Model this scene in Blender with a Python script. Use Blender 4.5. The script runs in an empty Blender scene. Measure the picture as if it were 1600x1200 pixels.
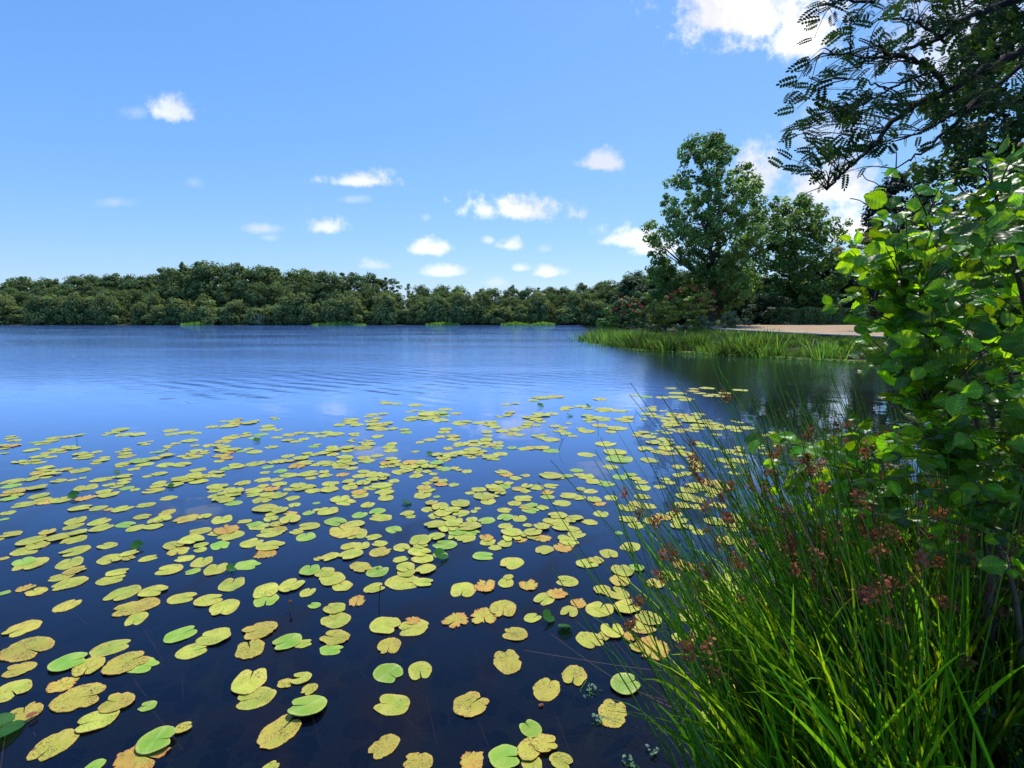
import bpy, math, random
import numpy as np
rng = np.random.default_rng(7)
random.seed(7)
C = bpy.context.scene.collection
R = math.radians
# ------------------------------------------------------------------ camera model
CAM_H = 2.3
FPX = 800.0                      # 18 mm on a 36 mm sensor, photo 1600 px wide
TH = math.atan(99 / 800)
def ray(px, py):
    dx = (px - 800) / FPX; dy = (600 - py) / FPX
    return np.array([dx, math.cos(TH) + dy * math.sin(TH), -math.sin(TH) + dy * math.cos(TH)])
def ground(px, py, z=0.0):
    d = ray(px, py); t = (z - CAM_H) / d[2]
    return np.array([d[0] * t, d[1] * t, z])
def at(px, py, Y):
    d = ray(px, py); t = Y / d[1]
    return np.array([d[0] * t, Y, CAM_H + d[2] * t])
SUN_AZ, SUN_EL = R(24), R(62)
# ------------------------------------------------------------------ mesh helpers
def norm(v):
    v = np.asarray(v, float)
    return v / np.maximum(np.linalg.norm(v, axis=-1, keepdims=True), 1e-9)
class MB:
    """collects vertex / face blocks and links them as one mesh object"""
    def __init__(s): s.V = []; s.F = []; s.T = []; s.M = []; s.n = 0
    def add(s, V, F, T=None, m=0):
        V = np.asarray(V, float).reshape(-1, 3)
        F = np.asarray(F, int)
        s.V.append(V); s.F.append(F + s.n)
        if T is None: T = np.ones((len(V), 3))
        T = np.asarray(T, float)
        if T.ndim == 1: T = np.repeat(T[None], len(V), 0) if len(T) == 3 and len(V) != 3 else np.repeat(T[:, None], 3, 1)
        s.T.append(T); s.M.append(np.full(len(F), m)); s.n += len(V)
    def mesh(s, name, mats, smooth=False):
        me = bpy.data.meshes.new(name)
        if not s.V: return me
        V = np.concatenate(s.V)
        cnt = np.concatenate([np.full(len(f), f.shape[1]) for f in s.F])
        loops = np.concatenate([f.ravel() for f in s.F])
        me.vertices.add(len(V)); me.vertices.foreach_set('co', V.ravel())
        me.loops.add(len(loops)); me.loops.foreach_set('vertex_index', loops)
        me.polygons.add(len(cnt))
        me.polygons.foreach_set('loop_start', np.concatenate([[0], np.cumsum(cnt)[:-1]]).astype(int))
        me.polygons.foreach_set('material_index', np.concatenate(s.M).astype(int))
        me.update(calc_edges=True)
        me.polygons.foreach_set('use_smooth', np.full(len(cnt), smooth))
        a = me.attributes.new('tint', 'FLOAT_COLOR', 'POINT')
        T = np.concatenate(s.T); a.data.foreach_set('color', np.concatenate([T, np.ones((len(T), 1))], 1).ravel())
        for m in (mats if isinstance(mats, (list, tuple)) else [mats]): me.materials.append(m)
        return me
    def build(s, name, mats, parent=None, smooth=False, loc=None):
        V0 = None
        if loc is not None:
            for k in range(len(s.V)): s.V[k] = s.V[k] - np.asarray(loc)
        o = bpy.data.objects.new(name, s.mesh(name, mats, smooth)); C.objects.link(o)
        if loc is not None: o.location = loc
        if parent is not None: o.parent = parent
        return o
def tag(o, label=None, cat=None, group=None, kind=None):
    if label: o['label'] = label
    if cat: o['category'] = cat
    if group: o['group'] = group
    if kind: o['kind'] = kind
    return o
def empty(name, loc, label, cat, group=None):
    o = bpy.data.objects.new(name, None); C.objects.link(o); o.location = tuple(float(v) for v in loc)
    o.empty_display_size = .2
    return tag(o, label, cat, group)
def copy_tree(o, parent=None):
    c = o.copy(); C.objects.link(c); c.parent = parent
    for ch in list(o.children): copy_tree(ch, c)
    return c
def frames(N, roll):
    """orthonormal frames with z = N, rolled"""
    N = norm(N); up = np.where(np.abs(N[:, 2:3]) > .95, [[1., 0, 0]], [[0., 0, 1]])
    X = norm(np.cross(up, N)); Y = np.cross(N, X)
    c, s = np.cos(roll)[:, None], np.sin(roll)[:, None]
    return X * c + Y * s, -X * s + Y * c, N
def scatter(mb, tv, tf, P, N, S, roll=None, A=None, tint=None, m=0, ttint=None):
    """copies of a template at points P, z axis N, size S; A = wished direction of the template's y axis"""
    n = len(P)
    if n == 0: return
    if A is not None:
        N = norm(N); Yv = norm(A - (A * N).sum(1, keepdims=True) * N); Xv = np.cross(Yv, N); Zv = N
    else:
        if roll is None: roll = rng.uniform(0, 2 * math.pi, n)
        Xv, Yv, Zv = frames(N, roll)
    S = np.broadcast_to(np.asarray(S, float), (n,))
    k = len(tv)
    V = P[:, None, :] + S[:, None, None] * (tv[None, :, 0:1] * Xv[:, None] + tv[None, :, 1:2] * Yv[:, None] + tv[None, :, 2:3] * Zv[:, None])
    F = (np.asarray(tf)[None] + (np.arange(n) * k)[:, None, None]).reshape(-1, len(tf[0]))
    if tint is None: tint = np.ones((n, 3))
    tint = np.asarray(tint, float)
    if tint.ndim == 1: tint = np.repeat(tint[:, None], 3, 1)
    T = np.repeat(tint[:, None, :], k, 1)
    if ttint is not None: T = T * ttint[None, :, None]
    mb.add(V.reshape(-1, 3), F, T.reshape(-1, 3), m)
def tube(mb, P, Rr, sides=5, tint=1.0, m=0):
    P = np.asarray(P, float); n = len(P)
    Rr = np.broadcast_to(np.asarray(Rr, float), (n,))
    D = norm(np.gradient(P, axis=0))
    ref = np.array([0, 0, 1.]) if abs(D[:, 2]).mean() < .8 else np.array([1., 0, 0])
    X = norm(np.cross(D, ref)); Y = np.cross(D, X)
    a = np.arange(sides) * 2 * math.pi / sides
    V = P[:, None] + Rr[:, None, None] * (np.cos(a)[None, :, None] * X[:, None] + np.sin(a)[None, :, None] * Y[:, None])
    i = np.arange(n - 1)[:, None]; j = np.arange(sides)[None]
    F = np.stack([i * sides + j, i * sides + (j + 1) % sides, (i + 1) * sides + (j + 1) % sides, (i + 1) * sides + j], -1).reshape(-1, 4)
    t = np.asarray(tint, float)
    if t.ndim == 0: t = np.full(3, float(t))
    mb.add(V.reshape(-1, 3), F, np.repeat(t[None], n * sides, 0), m)
def curve(P, n=8):
    """smooth resample of a polyline (Catmull-Rom)"""
    P = np.asarray(P, float)
    if len(P) < 3:
        t = np.linspace(0, 1, n)[:, None]; return P[0] * (1 - t) + P[-1] * t
    Q = np.vstack([2 * P[0] - P[1], P, 2 * P[-1] - P[-2]]); out = []
    for k in range(len(P) - 1):
        p0, p1, p2, p3 = Q[k:k + 4]
        for t in np.linspace(0, 1, n, endpoint=(k == len(P) - 2)):
            out.append(.5 * (2 * p1 + (p2 - p0) * t + (2 * p0 - 5 * p1 + 4 * p2 - p3) * t * t + (3 * p1 - p0 - 3 * p2 + p3) * t ** 3))
    return np.array(out)
# ------------------------------------------------------------------ materials
def nt(name):
    m = bpy.data.materials.new(name); m.use_nodes = True; t = m.node_tree; t.nodes.clear()
    return m, t
def N(t, typ, **kw):
    n = t.nodes.new(typ)
    for k, v in kw.items():
        if k.startswith('i_'): n.inputs[k[2:].replace('_', ' ')].default_value = v
        else: setattr(n, k, v)
    return n
def L(t, a, b): t.links.new(a, b)
def math_(t, op, a, b=None, c=None, clamp=False):
    n = t.nodes.new('ShaderNodeMath'); n.operation = op; n.use_clamp = clamp
    for k, v in enumerate((a, b, c)):
        if v is None: continue
        if isinstance(v, (int, float)): n.inputs[k].default_value = v
        else: L(t, v, n.inputs[k])
    return n.outputs[0]
def mixc(t, f, a, b, mode='MIX'):
    n = t.nodes.new('ShaderNodeMix'); n.data_type = 'RGBA'; n.blend_type = mode
    for s, v in ((0, f), (6, a), (7, b)):
        if isinstance(v, (int, float)): n.inputs[s].default_value = v
        elif isinstance(v, tuple): n.inputs[s].default_value = (*v, 1) if len(v) == 3 else v
        else: L(t, v, n.inputs[s])
    return n.outputs[2]
def foliage(name, col, tcol=None, tr=.35, rough=.45, spec=.35, nscale=3., var=.35):
    """leaf: diffuse + sheen on top, light coming through from behind"""
    m, t = nt(name)
    out = N(t, 'ShaderNodeOutputMaterial')
    at_ = N(t, 'ShaderNodeAttribute', attribute_name='tint')
    ge = N(t, 'ShaderNodeNewGeometry')
    nz = N(t, 'ShaderNodeTexNoise'); nz.inputs['Scale'].default_value = nscale; nz.inputs['Detail'].default_value = 3
    L(t, ge.outputs['Position'], nz.inputs['Vector'])
    v = math_(t, 'MULTIPLY_ADD', nz.outputs[0], 2 * var, 1 - var)
    comb = N(t, 'ShaderNodeCombineColor'); [L(t, v, comb.inputs[k]) for k in range(3)]
    base = mixc(t, 1.0, at_.outputs['Color'], col, 'MULTIPLY')
    base = mixc(t, 1.0, base, comb.outputs[0], 'MULTIPLY')
    tb = mixc(t, 1.0, at_.outputs['Color'], tcol or tuple(min(1, c * k) for c, k in zip(col, (1.9, 1.7, .6))), 'MULTIPLY')
    p = N(t, 'ShaderNodeBsdfPrincipled'); p.inputs['Roughness'].default_value = rough; p.inputs['Specular IOR Level'].default_value = spec
    L(t, base, p.inputs['Base Color'])
    tl = N(t, 'ShaderNodeBsdfTranslucent'); L(t, tb, tl.inputs['Color'])
    mx = N(t, 'ShaderNodeMixShader'); mx.inputs[0].default_value = tr
    L(t, p.outputs[0], mx.inputs[1]); L(t, tl.outputs[0], mx.inputs[2]); L(t, mx.outputs[0], out.inputs[0])
    return m
def rough_mat(name, c1, c2, scale=8., rough=.9, bump=.3, bscale=40., c3=None):
    m, t = nt(name)
    out = N(t, 'ShaderNodeOutputMaterial'); p = N(t, 'ShaderNodeBsdfPrincipled')
    at_ = N(t, 'ShaderNodeAttribute', attribute_name='tint')
    ge = N(t, 'ShaderNodeNewGeometry')
    nz = N(t, 'ShaderNodeTexNoise', ); nz.inputs['Scale'].default_value = scale; nz.inputs['Detail'].default_value = 8
    n2 = N(t, 'ShaderNodeTexNoise', ); n2.inputs['Scale'].default_value = bscale; n2.inputs['Detail'].default_value = 6
    L(t, ge.outputs['Position'], nz.inputs['Vector']); L(t, ge.outputs['Position'], n2.inputs['Vector'])
    mr = N(t, 'ShaderNodeMapRange'); mr.inputs[1].default_value = .35; mr.inputs[2].default_value = .65; L(t, nz.outputs[0], mr.inputs[0])
    c = mixc(t, mr.outputs[0], c1, c2)
    if c3:
        m3 = N(t, 'ShaderNodeMapRange'); m3.inputs[1].default_value = .52; m3.inputs[2].default_value = .68; L(t, n2.outputs[0], m3.inputs[0])
        c = mixc(t, m3.outputs[0], c, c3)
    c = mixc(t, 1.0, c, at_.outputs['Color'], 'MULTIPLY')
    L(t, c, p.inputs['Base Color']); p.inputs['Roughness'].default_value = rough; p.inputs['Specular IOR Level'].default_value = .25
    b = N(t, 'ShaderNodeBump'); b.inputs['Strength'].default_value = bump; b.inputs['Distance'].default_value = .05
    L(t, n2.outputs[0], b.inputs['Height']); L(t, b.outputs[0], p.inputs['Normal']); L(t, p.outputs[0], out.inputs[0])
    return m
def pad_mat(name, c1, c2, rim, spot, spot_amt, rough=.42, transl=.12):
    m, t = nt(name)
    out = N(t, 'ShaderNodeOutputMaterial'); p = N(t, 'ShaderNodeBsdfPrincipled')
    tc = N(t, 'ShaderNodeTexCoord'); oi = N(t, 'ShaderNodeObjectInfo'); at_ = N(t, 'ShaderNodeAttribute', attribute_name='tint')
    ge = N(t, 'ShaderNodeNewGeometry')
    def noise(sc, det, vec=ge.outputs['Position'], dist=0.):
        n = N(t, 'ShaderNodeTexNoise'); n.inputs['Scale'].default_value = sc; n.inputs['Detail'].default_value = det; n.inputs['Distortion'].default_value = dist
        L(t, vec, n.inputs['Vector']); return n.outputs[0]
    def rng_(v, a, b, lo=0., hi=1.):
        n = N(t, 'ShaderNodeMapRange'); n.inputs[1].default_value = a; n.inputs[2].default_value = b; n.inputs[3].default_value = lo; n.inputs[4].default_value = hi; L(t, v, n.inputs[0]); return n.outputs[0]
    base = mixc(t, rng_(noise(9., 4), .38, .62), c1, c2)
    # every leaf its own shade
    hs = N(t, 'ShaderNodeHueSaturation'); L(t, base, hs.inputs['Color'])
    L(t, rng_(noise(1.9, 1), .3, .7, .478, .515), hs.inputs['Hue']); L(t, rng_(oi.outputs['Random'], 0, 1, .78, 1.12), hs.inputs['Value'])
    base = hs.outputs[0]
    # rim (tint attribute r holds radius, g the fraction round the leaf)
    sp = N(t, 'ShaderNodeSeparateColor'); L(t, at_.outputs['Color'], sp.inputs[0])
    rad = sp.outputs[0]
    rimf = rng_(math_(t, 'ADD', rad, math_(t, 'MULTIPLY', math_(t, 'SUBTRACT', noise(26., 4), .5), .55)), .80, 1.02)
    base = mixc(t, math_(t, 'MULTIPLY', rimf, .75), base, rim)
    # veins
    w = math_(t, 'SINE', math_(t, 'MULTIPLY', sp.outputs[1], 150.))
    w = math_(t, 'POWER', math_(t, 'ABSOLUTE', w), 10.)
    base = mixc(t, math_(t, 'MULTIPLY', w, .22), base, tuple(min(1, c * 1.35) for c in c1))
    # spots and nibbled brown flecks
    vo = N(t, 'ShaderNodeTexVoronoi'); vo.inputs['Scale'].default_value = 105.; L(t, ge.outputs['Position'], vo.inputs['Vector'])
    patch = rng_(noise(8.5, 5, dist=.6), .36, .60)
    fl = math_(t, 'MAXIMUM', rng_(noise(95., 5, dist=1.2), .55, .62), rng_(noise(40., 5, dist=1.5), .60, .66))
    dots = math_(t, 'MULTIPLY', math_(t, 'LESS_THAN', vo.outputs['Distance'], .22), patch)
    sf = math_(t, 'MULTIPLY', math_(t, 'MAXIMUM', dots, math_(t, 'MULTIPLY', fl, patch)), spot_amt, clamp=True)
    base = mixc(t, sf, base, spot)
    L(t, base, p.inputs['Base Color']); p.inputs['Roughness'].default_value = rough; p.inputs['Specular IOR Level'].default_value = .25
    b = N(t, 'ShaderNodeBump'); b.inputs['Strength'].default_value = .35; b.inputs['Distance'].default_value = .01
    L(t, math_(t, 'ADD', w, noise(30., 4)), b.inputs['Height']); L(t, b.outputs[0], p.inputs['Normal'])
    L(t, p.outputs[0], out.inputs[0])
    return m
M = {}
M['far'] = foliage('far_leaves', (.155, .225, .085), tr=.30, rough=.8, spec=.1, nscale=.12, var=.35)
M['farolive'] = foliage('far_willow_leaves', (.20, .26, .090), tr=.30, rough=.8, spec=.1, nscale=.15, var=.3)
M['poplar'] = foliage('poplar_leaves', (.125, .235, .060), (.30, .50, .06), tr=.45, rough=.5, spec=.3, nscale=.5, var=.35)
M['darkleaf'] = foliage('dark_leaves', (.050, .092, .030), tr=.25, rough=.55, spec=.2, nscale=.5, var=.4)
M['conifer'] = foliage('conifer_leaves', (.022, .045, .022), tr=.12, rough=.6, spec=.2, nscale=.8)
M['olive'] = foliage('olive_leaves', (.22, .23, .060), tr=.35, rough=.6, nscale=.8)
M['greybush'] = foliage('grey_green_leaves', (.22, .28, .14), tr=.25, rough=.7, nscale=.9)
M['shrub'] = foliage('shrub_leaves', (.34, .38, .06), tr=.3, nscale=1.)
M['redflower'] = foliage('red_flowers', (.42, .05, .03), (.6, .08, .04), tr=.3, nscale=2.)
M['hedge'] = foliage('hedge_leaves', (.11, .19, .05), tr=.2, rough=.55, nscale=1.)
M['reed'] = foliage('reed_blades', (.085, .20, .034), (.22, .44, .04), tr=.38, nscale=1.)
M['alder'] = foliage('alder_leaves', (.038, .150, .010), (.38, .74, .010), tr=.48, rough=.36, spec=.42, nscale=14., var=.22)
M['locust'] = foliage('locust_leaflets', (.018, .038, .014), (.06, .13, .015), tr=.25, rough=.9, spec=.02, nscale=6.)
M['backtree'] = foliage('broad_tree_leaves', (.028, .064, .014), (.12, .24, .015), tr=.32, rough=.5, nscale=1.2, var=.5)
M['rush'] = foliage('rush_stems', (.10, .28, .024), (.32, .62, .04), tr=.28, rough=.35, nscale=5.)
M['blade'] = foliage('grass_blades', (.085, .27, .012), (.42, .80, .015), tr=.45, rough=.38, spec=.45, nscale=6., var=.3)
M['rushflower'] = foliage('rush_flowers', (.29, .10, .045), (.46, .14, .05), tr=.25, rough=.8, nscale=40.)
M['dry'] = foliage('dry_stems', (.30, .17, .11), (.3, .2, .1), tr=.1, rough=.6, nscale=8.)
M['weed'] = foliage('water_weed', (.12, .24, .14), (.2, .4, .2), tr=.25, nscale=8.)
M['darkpad'] = foliage('young_pad', (.035, .14, .025), (.08, .40, .03), tr=.4, rough=.5, spec=.2, nscale=12.)
M['bark'] = rough_mat('bark', (.045, .036, .028), (.09, .075, .06), 6., bump=.8, bscale=30.)
M['darkbark'] = rough_mat('dark_bark', (.012, .010, .009), (.028, .022, .018), 9., bump=.8, bscale=60.)
M['twig'] = rough_mat('twig_bark', (.10, .075, .045), (.17, .13, .09), 20., bump=.3, bscale=90.)
M['soil'] = rough_mat('bank_soil', (.030, .024, .015), (.040, .060, .016), 2.2, bump=1., bscale=25., c3=(.045, .038, .02))
M['gravel'] = rough_mat('gravel', (.42, .28, .15), (.50, .35, .20), .35, bump=.6, bscale=18., c3=(.34, .22, .15))
M['stone'] = rough_mat('wall_stone', (.05, .042, .035), (.10, .09, .075), 1.4, bump=.8, bscale=9.)
M['coping'] = rough_mat('coping_stone', (.45, .42, .38), (.60, .57, .52), 1.4, bump=.4, bscale=12.)
M['pad_y'] = pad_mat('pad_yellow_green', (.38, .46, .045), (.54, .54, .075), (.66, .46, .10), (.22, .12, .03), .95, .5)
M['pad_g'] = pad_mat('pad_fresh_green', (.23, .42, .035), (.33, .47, .055), (.48, .50, .10), (.18, .20, .04), .22, .36)
M['pad_b'] = pad_mat('pad_speckled', (.44, .43, .045), (.56, .46, .065), (.66, .38, .07), (.17, .09, .025), 1.3, .5)
M['pad_o'] = pad_mat('pad_withered', (.52, .47, .06), (.64, .36, .06), (.62, .20, .06), (.22, .09, .03), 1.2, .6)
# ------------------------------------------------------------------ water
def water_mat():
    m, t = nt('lake_water')
    out = N(t, 'ShaderNodeOutputMaterial'); ge = N(t, 'ShaderNodeNewGeometry')
    sp = N(t, 'ShaderNodeSeparateXYZ'); L(t, ge.outputs['Position'], sp.inputs[0])
    def noise(sc, det, scale=(1, 1, 1), rot=0., dist=0., rough=.5):
        mp = N(t, 'ShaderNodeMapping'); mp.inputs['Scale'].default_value = scale; mp.inputs['Rotation'].default_value = (0, 0, rot)
        L(t, ge.outputs['Position'], mp.inputs[0])
        n = N(t, 'ShaderNodeTexNoise'); n.inputs['Scale'].default_value = sc; n.inputs['Detail'].default_value = det; n.inputs['Distortion'].default_value = dist; n.inputs['Roughness'].default_value = rough
        L(t, mp.outputs[0], n.inputs['Vector']); return n.outputs[0]
    def mr(v, a, b, lo=0., hi=1.):
        n = N(t, 'ShaderNodeMapRange'); n.interpolation_type = 'SMOOTHSTEP'
        for k, q in zip((1, 2, 3, 4), (a, b, lo, hi)): n.inputs[k].default_value = q
        L(t, v, n.inputs[0]); return n.outputs[0]
    # calm by the bank, ruffled farther out, with slicks
    dist = math_(t, 'ADD', sp.outputs[1], math_(t, 'MULTIPLY', math_(t, 'SUBTRACT', noise(.12, 3), .5), 14.))
    ruf = mr(dist, 11., 24.)
    slick = mr(noise(.035, 4, (1, 2.6, 1)), .40, .60, .45, 1.)
    ruf = math_(t, 'MULTIPLY', ruf, slick)
    small = noise(5.5, 4, (1, 1.5, 1), .4, rough=.6)
    mid = noise(1.3, 3, (1, 1.9, 1), -.35, .4)
    wv = N(t, 'ShaderNodeTexWave'); mp = N(t, 'ShaderNodeMapping'); mp.inputs['Rotation'].default_value = (0, 0, -.92)
    L(t, ge.outputs['Position'], mp.inputs[0]); L(t, mp.outputs[0], wv.inputs[0])
    wv.inputs['Scale'].default_value = .36; wv.inputs['Distortion'].default_value = 5.; wv.inputs['Detail'].default_value = 2; wv.inputs['Detail Scale'].default_value = .7
    h = math_(t, 'ADD', math_(t, 'MULTIPLY', small, .016), math_(t, 'MULTIPLY', mid, .050))
    h = math_(t, 'ADD', h, math_(t, 'MULTIPLY', wv.outputs[1], .004))
    h = math_(t, 'MULTIPLY', h, ruf)
    # a train of wavelets crossing the left centre
    vs = N(t, 'ShaderNodeVectorMath'); vs.operation = 'SUBTRACT'; L(t, ge.outputs['Position'], vs.inputs[0]); vs.inputs[1].default_value = (-6.5, 18.5, 0)
    vm_ = N(t, 'ShaderNodeVectorMath'); vm_.operation = 'MULTIPLY'; L(t, vs.outputs[0], vm_.inputs[0]); vm_.inputs[1].default_value = (1 / 10.5, 1 / 7.5, 0)
    vl = N(t, 'ShaderNodeVectorMath'); vl.operation = 'LENGTH'; L(t, vm_.outputs[0], vl.inputs[0])
    pm = math_(t, 'MULTIPLY', mr(vl.outputs['Value'], 1., .3), mr(noise(.35, 3), .38, .6))
    h = math_(t, 'ADD', h, math_(t, 'MULTIPLY', math_(t, 'MULTIPLY', wv.outputs[1], .020), pm))
    calm = math_(t, 'MULTIPLY', noise(1.6, 2, (1, 1, 1)), .0035)
    h = math_(t, 'ADD', h, calm)
    b = N(t, 'ShaderNodeBump'); b.inputs['Strength'].default_value = 1.; b.inputs['Distance'].default_value = 1.; L(t, h, b.inputs['Height'])
    # dark peat and brown weed by the bank; farther out, painted reflections
    near = mr(sp.outputs[1], 9., 3.)
    br = mr(noise(1.1, 6, (1, 1, 1), 0, 1.2), .45, .70)
    far_sky = mr(sp.outputs[1], 1.5, 19.)
    body_refl = mixc(t, far_sky, (.0012, .0024, .008), (.14, .29, .68))  # blue rises with distance: sky reflection put into the diffuse colour
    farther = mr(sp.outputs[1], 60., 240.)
    body_refl = mixc(t, math_(t, 'MULTIPLY', farther, .5), body_refl, (.08, .18, .50))
    promo_refl = mr(math_(t, 'SUBTRACT', sp.outputs[0], math_(t, 'MULTIPLY', sp.outputs[1], .12)), 1.5, 5.)  # dark mirror image of the promontory trees painted into the water colour
    body_refl = mixc(t, promo_refl, body_refl, (.011, .018, .010))
    c = mixc(t, math_(t, 'MULTIPLY', br, near), body_refl, (.018, .009, .008))
    st = mr(noise(2.2, 8, (1, .35, 1), .8, 2.5), .60, .68)
    c = mixc(t, math_(t, 'MULTIPLY', math_(t, 'MULTIPLY', st, near), .5), c, (.016, .020, .016))
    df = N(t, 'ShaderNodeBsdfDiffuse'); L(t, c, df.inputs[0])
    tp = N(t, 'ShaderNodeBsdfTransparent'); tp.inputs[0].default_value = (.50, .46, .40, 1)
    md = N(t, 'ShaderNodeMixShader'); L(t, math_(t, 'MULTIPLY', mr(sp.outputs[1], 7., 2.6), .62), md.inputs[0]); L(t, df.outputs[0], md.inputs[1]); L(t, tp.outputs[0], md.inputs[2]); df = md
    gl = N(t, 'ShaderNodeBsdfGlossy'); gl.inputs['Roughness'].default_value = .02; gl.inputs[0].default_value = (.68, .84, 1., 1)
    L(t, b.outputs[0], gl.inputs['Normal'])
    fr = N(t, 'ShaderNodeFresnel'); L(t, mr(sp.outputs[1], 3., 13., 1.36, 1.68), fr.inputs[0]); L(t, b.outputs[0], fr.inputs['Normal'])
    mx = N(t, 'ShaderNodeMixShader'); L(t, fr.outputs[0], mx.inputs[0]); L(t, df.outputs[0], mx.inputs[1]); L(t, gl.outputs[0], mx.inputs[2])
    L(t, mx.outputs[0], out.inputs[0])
    return m
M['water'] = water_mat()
# ------------------------------------------------------------------ terrain
near_land = np.array([(-60, -60), (-60, -2), (-12, 0), (-4, .8), (-1, 1.5), (.4, 1.9), (1.0, 2.3), (1.35, 2.9), (1.9, 3.5), (2.8, 4.2), (4.2, 5.2), (8, 7.5), (16, 10), (40, 16), (200, 20), (200, -60)], float)
pen_land = np.array([ground(915, 533)[:2], ground(960, 541)[:2], ground(1010, 547)[:2], ground(1100, 551)[:2], ground(1200, 557)[:2], ground(1300, 562)[:2], ground(1400, 567)[:2],
                     (24, 24), (40, 22), (200, 24), (400, 60), (400, 400), (120, 300), (60, 262), (44, 200), (27, 130), (14.5, 90), (9.5, 72)], float)
far_land = np.array([(-900, 262), (-200, 260), (-120, 262), (-60, 258), (-20, 261), (10, 260), (60, 262), (500, 250), (900, 900), (-900, 900)], float)
def sdist(poly, X, Y):
    """signed distance, positive inside"""
    P = np.stack([X, Y], -1); d = np.full(X.shape, 1e9); ins = np.zeros(X.shape, bool)
    for k in range(len(poly)):
        a, b = poly[k], poly[(k + 1) % len(poly)]
        ab = b - a; t = np.clip(((P - a) @ ab) / (ab @ ab), 0, 1)
        d = np.minimum(d, np.linalg.norm(P - (a + t[..., None] * ab), axis=-1))
        c = ((a[1] > Y) != (b[1] > Y)) & (X < (b[0] - a[0]) * (Y - a[1]) / (b[1] - a[1] + 1e-12) + a[0])
        ins ^= c
    return np.where(ins, d, -d)
def ss(x, a, b):
    t = np.clip((x - a) / (b - a), 0, 1); return t * t * (3 - 2 * t)
def height(X, Y):
    X = np.asarray(X, float); Y = np.asarray(Y, float)
    n = sdist(near_land, X, Y); p = sdist(pen_land, X, Y); f = sdist(far_land, X, Y)
    h = -.6 + 0 * X
    h = np.maximum(h, -.6 + .6 * ss(n, -1.2, 0) + .45 * ss(n, 0, .6) + .25 * ss(n, .6, 4))
    h = np.maximum(h, -.6 + .6 * ss(p, -3, 0) + .45 * ss(p, 0, 2.5) + .55 * ss(p, 3, 16) + .4 * ss(p, 14, 40))
    h = np.maximum(h, -.6 + .6 * ss(f, -6, 0) + .8 * ss(f, 0, 8) + 6 * ss(f, 8, 70))
    return h
def axis(segs):
    out = [segs[0][0]]
    for a, b, s in segs: out += list(np.linspace(a, b, max(2, int(round((b - a) / s)) + 1))[1:])
    return np.array(out)
gx = axis([(-1500, -300, 100), (-300, -40, 13), (-40, -8, 3), (-8, 0, .5), (0, 7, .18), (7, 40, .9), (40, 100, 3), (100, 400, 15), (400, 1500, 100)])
gy = axis([(-60, -4, 8), (-4, 7, .2), (7, 24, .9), (24, 75, 1.), (75, 140, 4), (140, 250, 10), (250, 300, 2.5), (300, 400, 12), (400, 2600, 150)])
GX, GY = np.meshgrid(gx, gy, indexing='ij'); GZ = height(GX, GY)
GZ = GZ + np.where((GZ > .05) & (GY < 12), rng.normal(0, .015, GZ.shape), 0)
mb = MB(); nx, ny = GX.shape
i, j = np.meshgrid(np.arange(nx - 1), np.arange(ny - 1), indexing='ij')
F = np.stack([i * ny + j, (i + 1) * ny + j, (i + 1) * ny + j + 1, i * ny + j + 1], -1).reshape(-1, 4)
mb.add(np.stack([GX, GY, GZ], -1).reshape(-1, 3), F)
tag(mb.build('ground', M['soil'], smooth=True), 'dark grassy soil of the banks and shores round the lake', 'ground', kind='structure')
mb = MB(); mb.add([(-1600, -70, 0), (1600, -70, 0), (1600, 420, 0), (-1600, 420, 0)], [(0, 1, 2, 3)])
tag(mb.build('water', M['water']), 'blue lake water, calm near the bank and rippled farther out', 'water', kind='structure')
def hz(x, y): return float(height(np.array([x]), np.array([y]))[0])
# ------------------------------------------------------------------ leaf templates
LQ_V = np.array([(-.5, 0, 0), (0, -.62, -.06), (.5, 0, 0), (0, .62, -.06)]); LQ_F = [(0, 1, 2, 3)]
LH_V = np.array([(0, -.55, 0), (.36, -.2, .05), (.30, .28, .05), (0, .6, -.08), (-.30, .28, .05), (-.36, -.2, .05)]); LH_F = [(0, 1, 2, 3), (0, 3, 4, 5)]
def clump_leaves(mb, cen, cr, nleaf, size, axis_pt, tint0=1., tv=LQ_V, tf=LQ_F, flat=.7, m=0, shade=True, upb=.45, rnd=.75):
    """leaves of many clumps: cen (k,3), cr (k,), nleaf per clump"""
    k = len(cen)
    idx = np.repeat(np.arange(k), nleaf)
    d = norm(rng.normal(size=(len(idx), 3))); rr = rng.uniform(.25, 1, len(idx)) ** .5
    off = d * rr[:, None] * cr[idx][:, None]; off[:, 2] *= flat
    P = cen[idx] + off
    outw = norm(cen - axis_pt(cen))[idx]
    Nn = norm(d * .8 + outw * .35 + np.array([0, 0, upb]) + rng.normal(0, rnd, (len(idx), 3)) * .6)
    ct = rng.uniform(.65, 1.3, k)[idx] * tint0
    T = ct * rng.uniform(.75, 1.25, len(idx))
    if shade: T = T * (.55 + .45 * rr) * (.8 + .2 * (d[:, 2] > -.2))  # inner and lower leaves darkened: crown shade put into the tint
    hue = rng.uniform(-.10, .10, k)[idx]
    T3 = np.stack([T * (1 + hue), T, T * (1 - hue)], 1)
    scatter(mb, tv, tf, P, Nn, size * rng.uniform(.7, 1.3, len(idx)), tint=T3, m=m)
def interp_prof(prof, z):
    p = np.array(prof, float); o = np.argsort(p[:, 0]); p = p[o]
    return np.interp(z, p[:, 0], p[:, 1]), np.interp(z, p[:, 0], p[:, 2])
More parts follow.
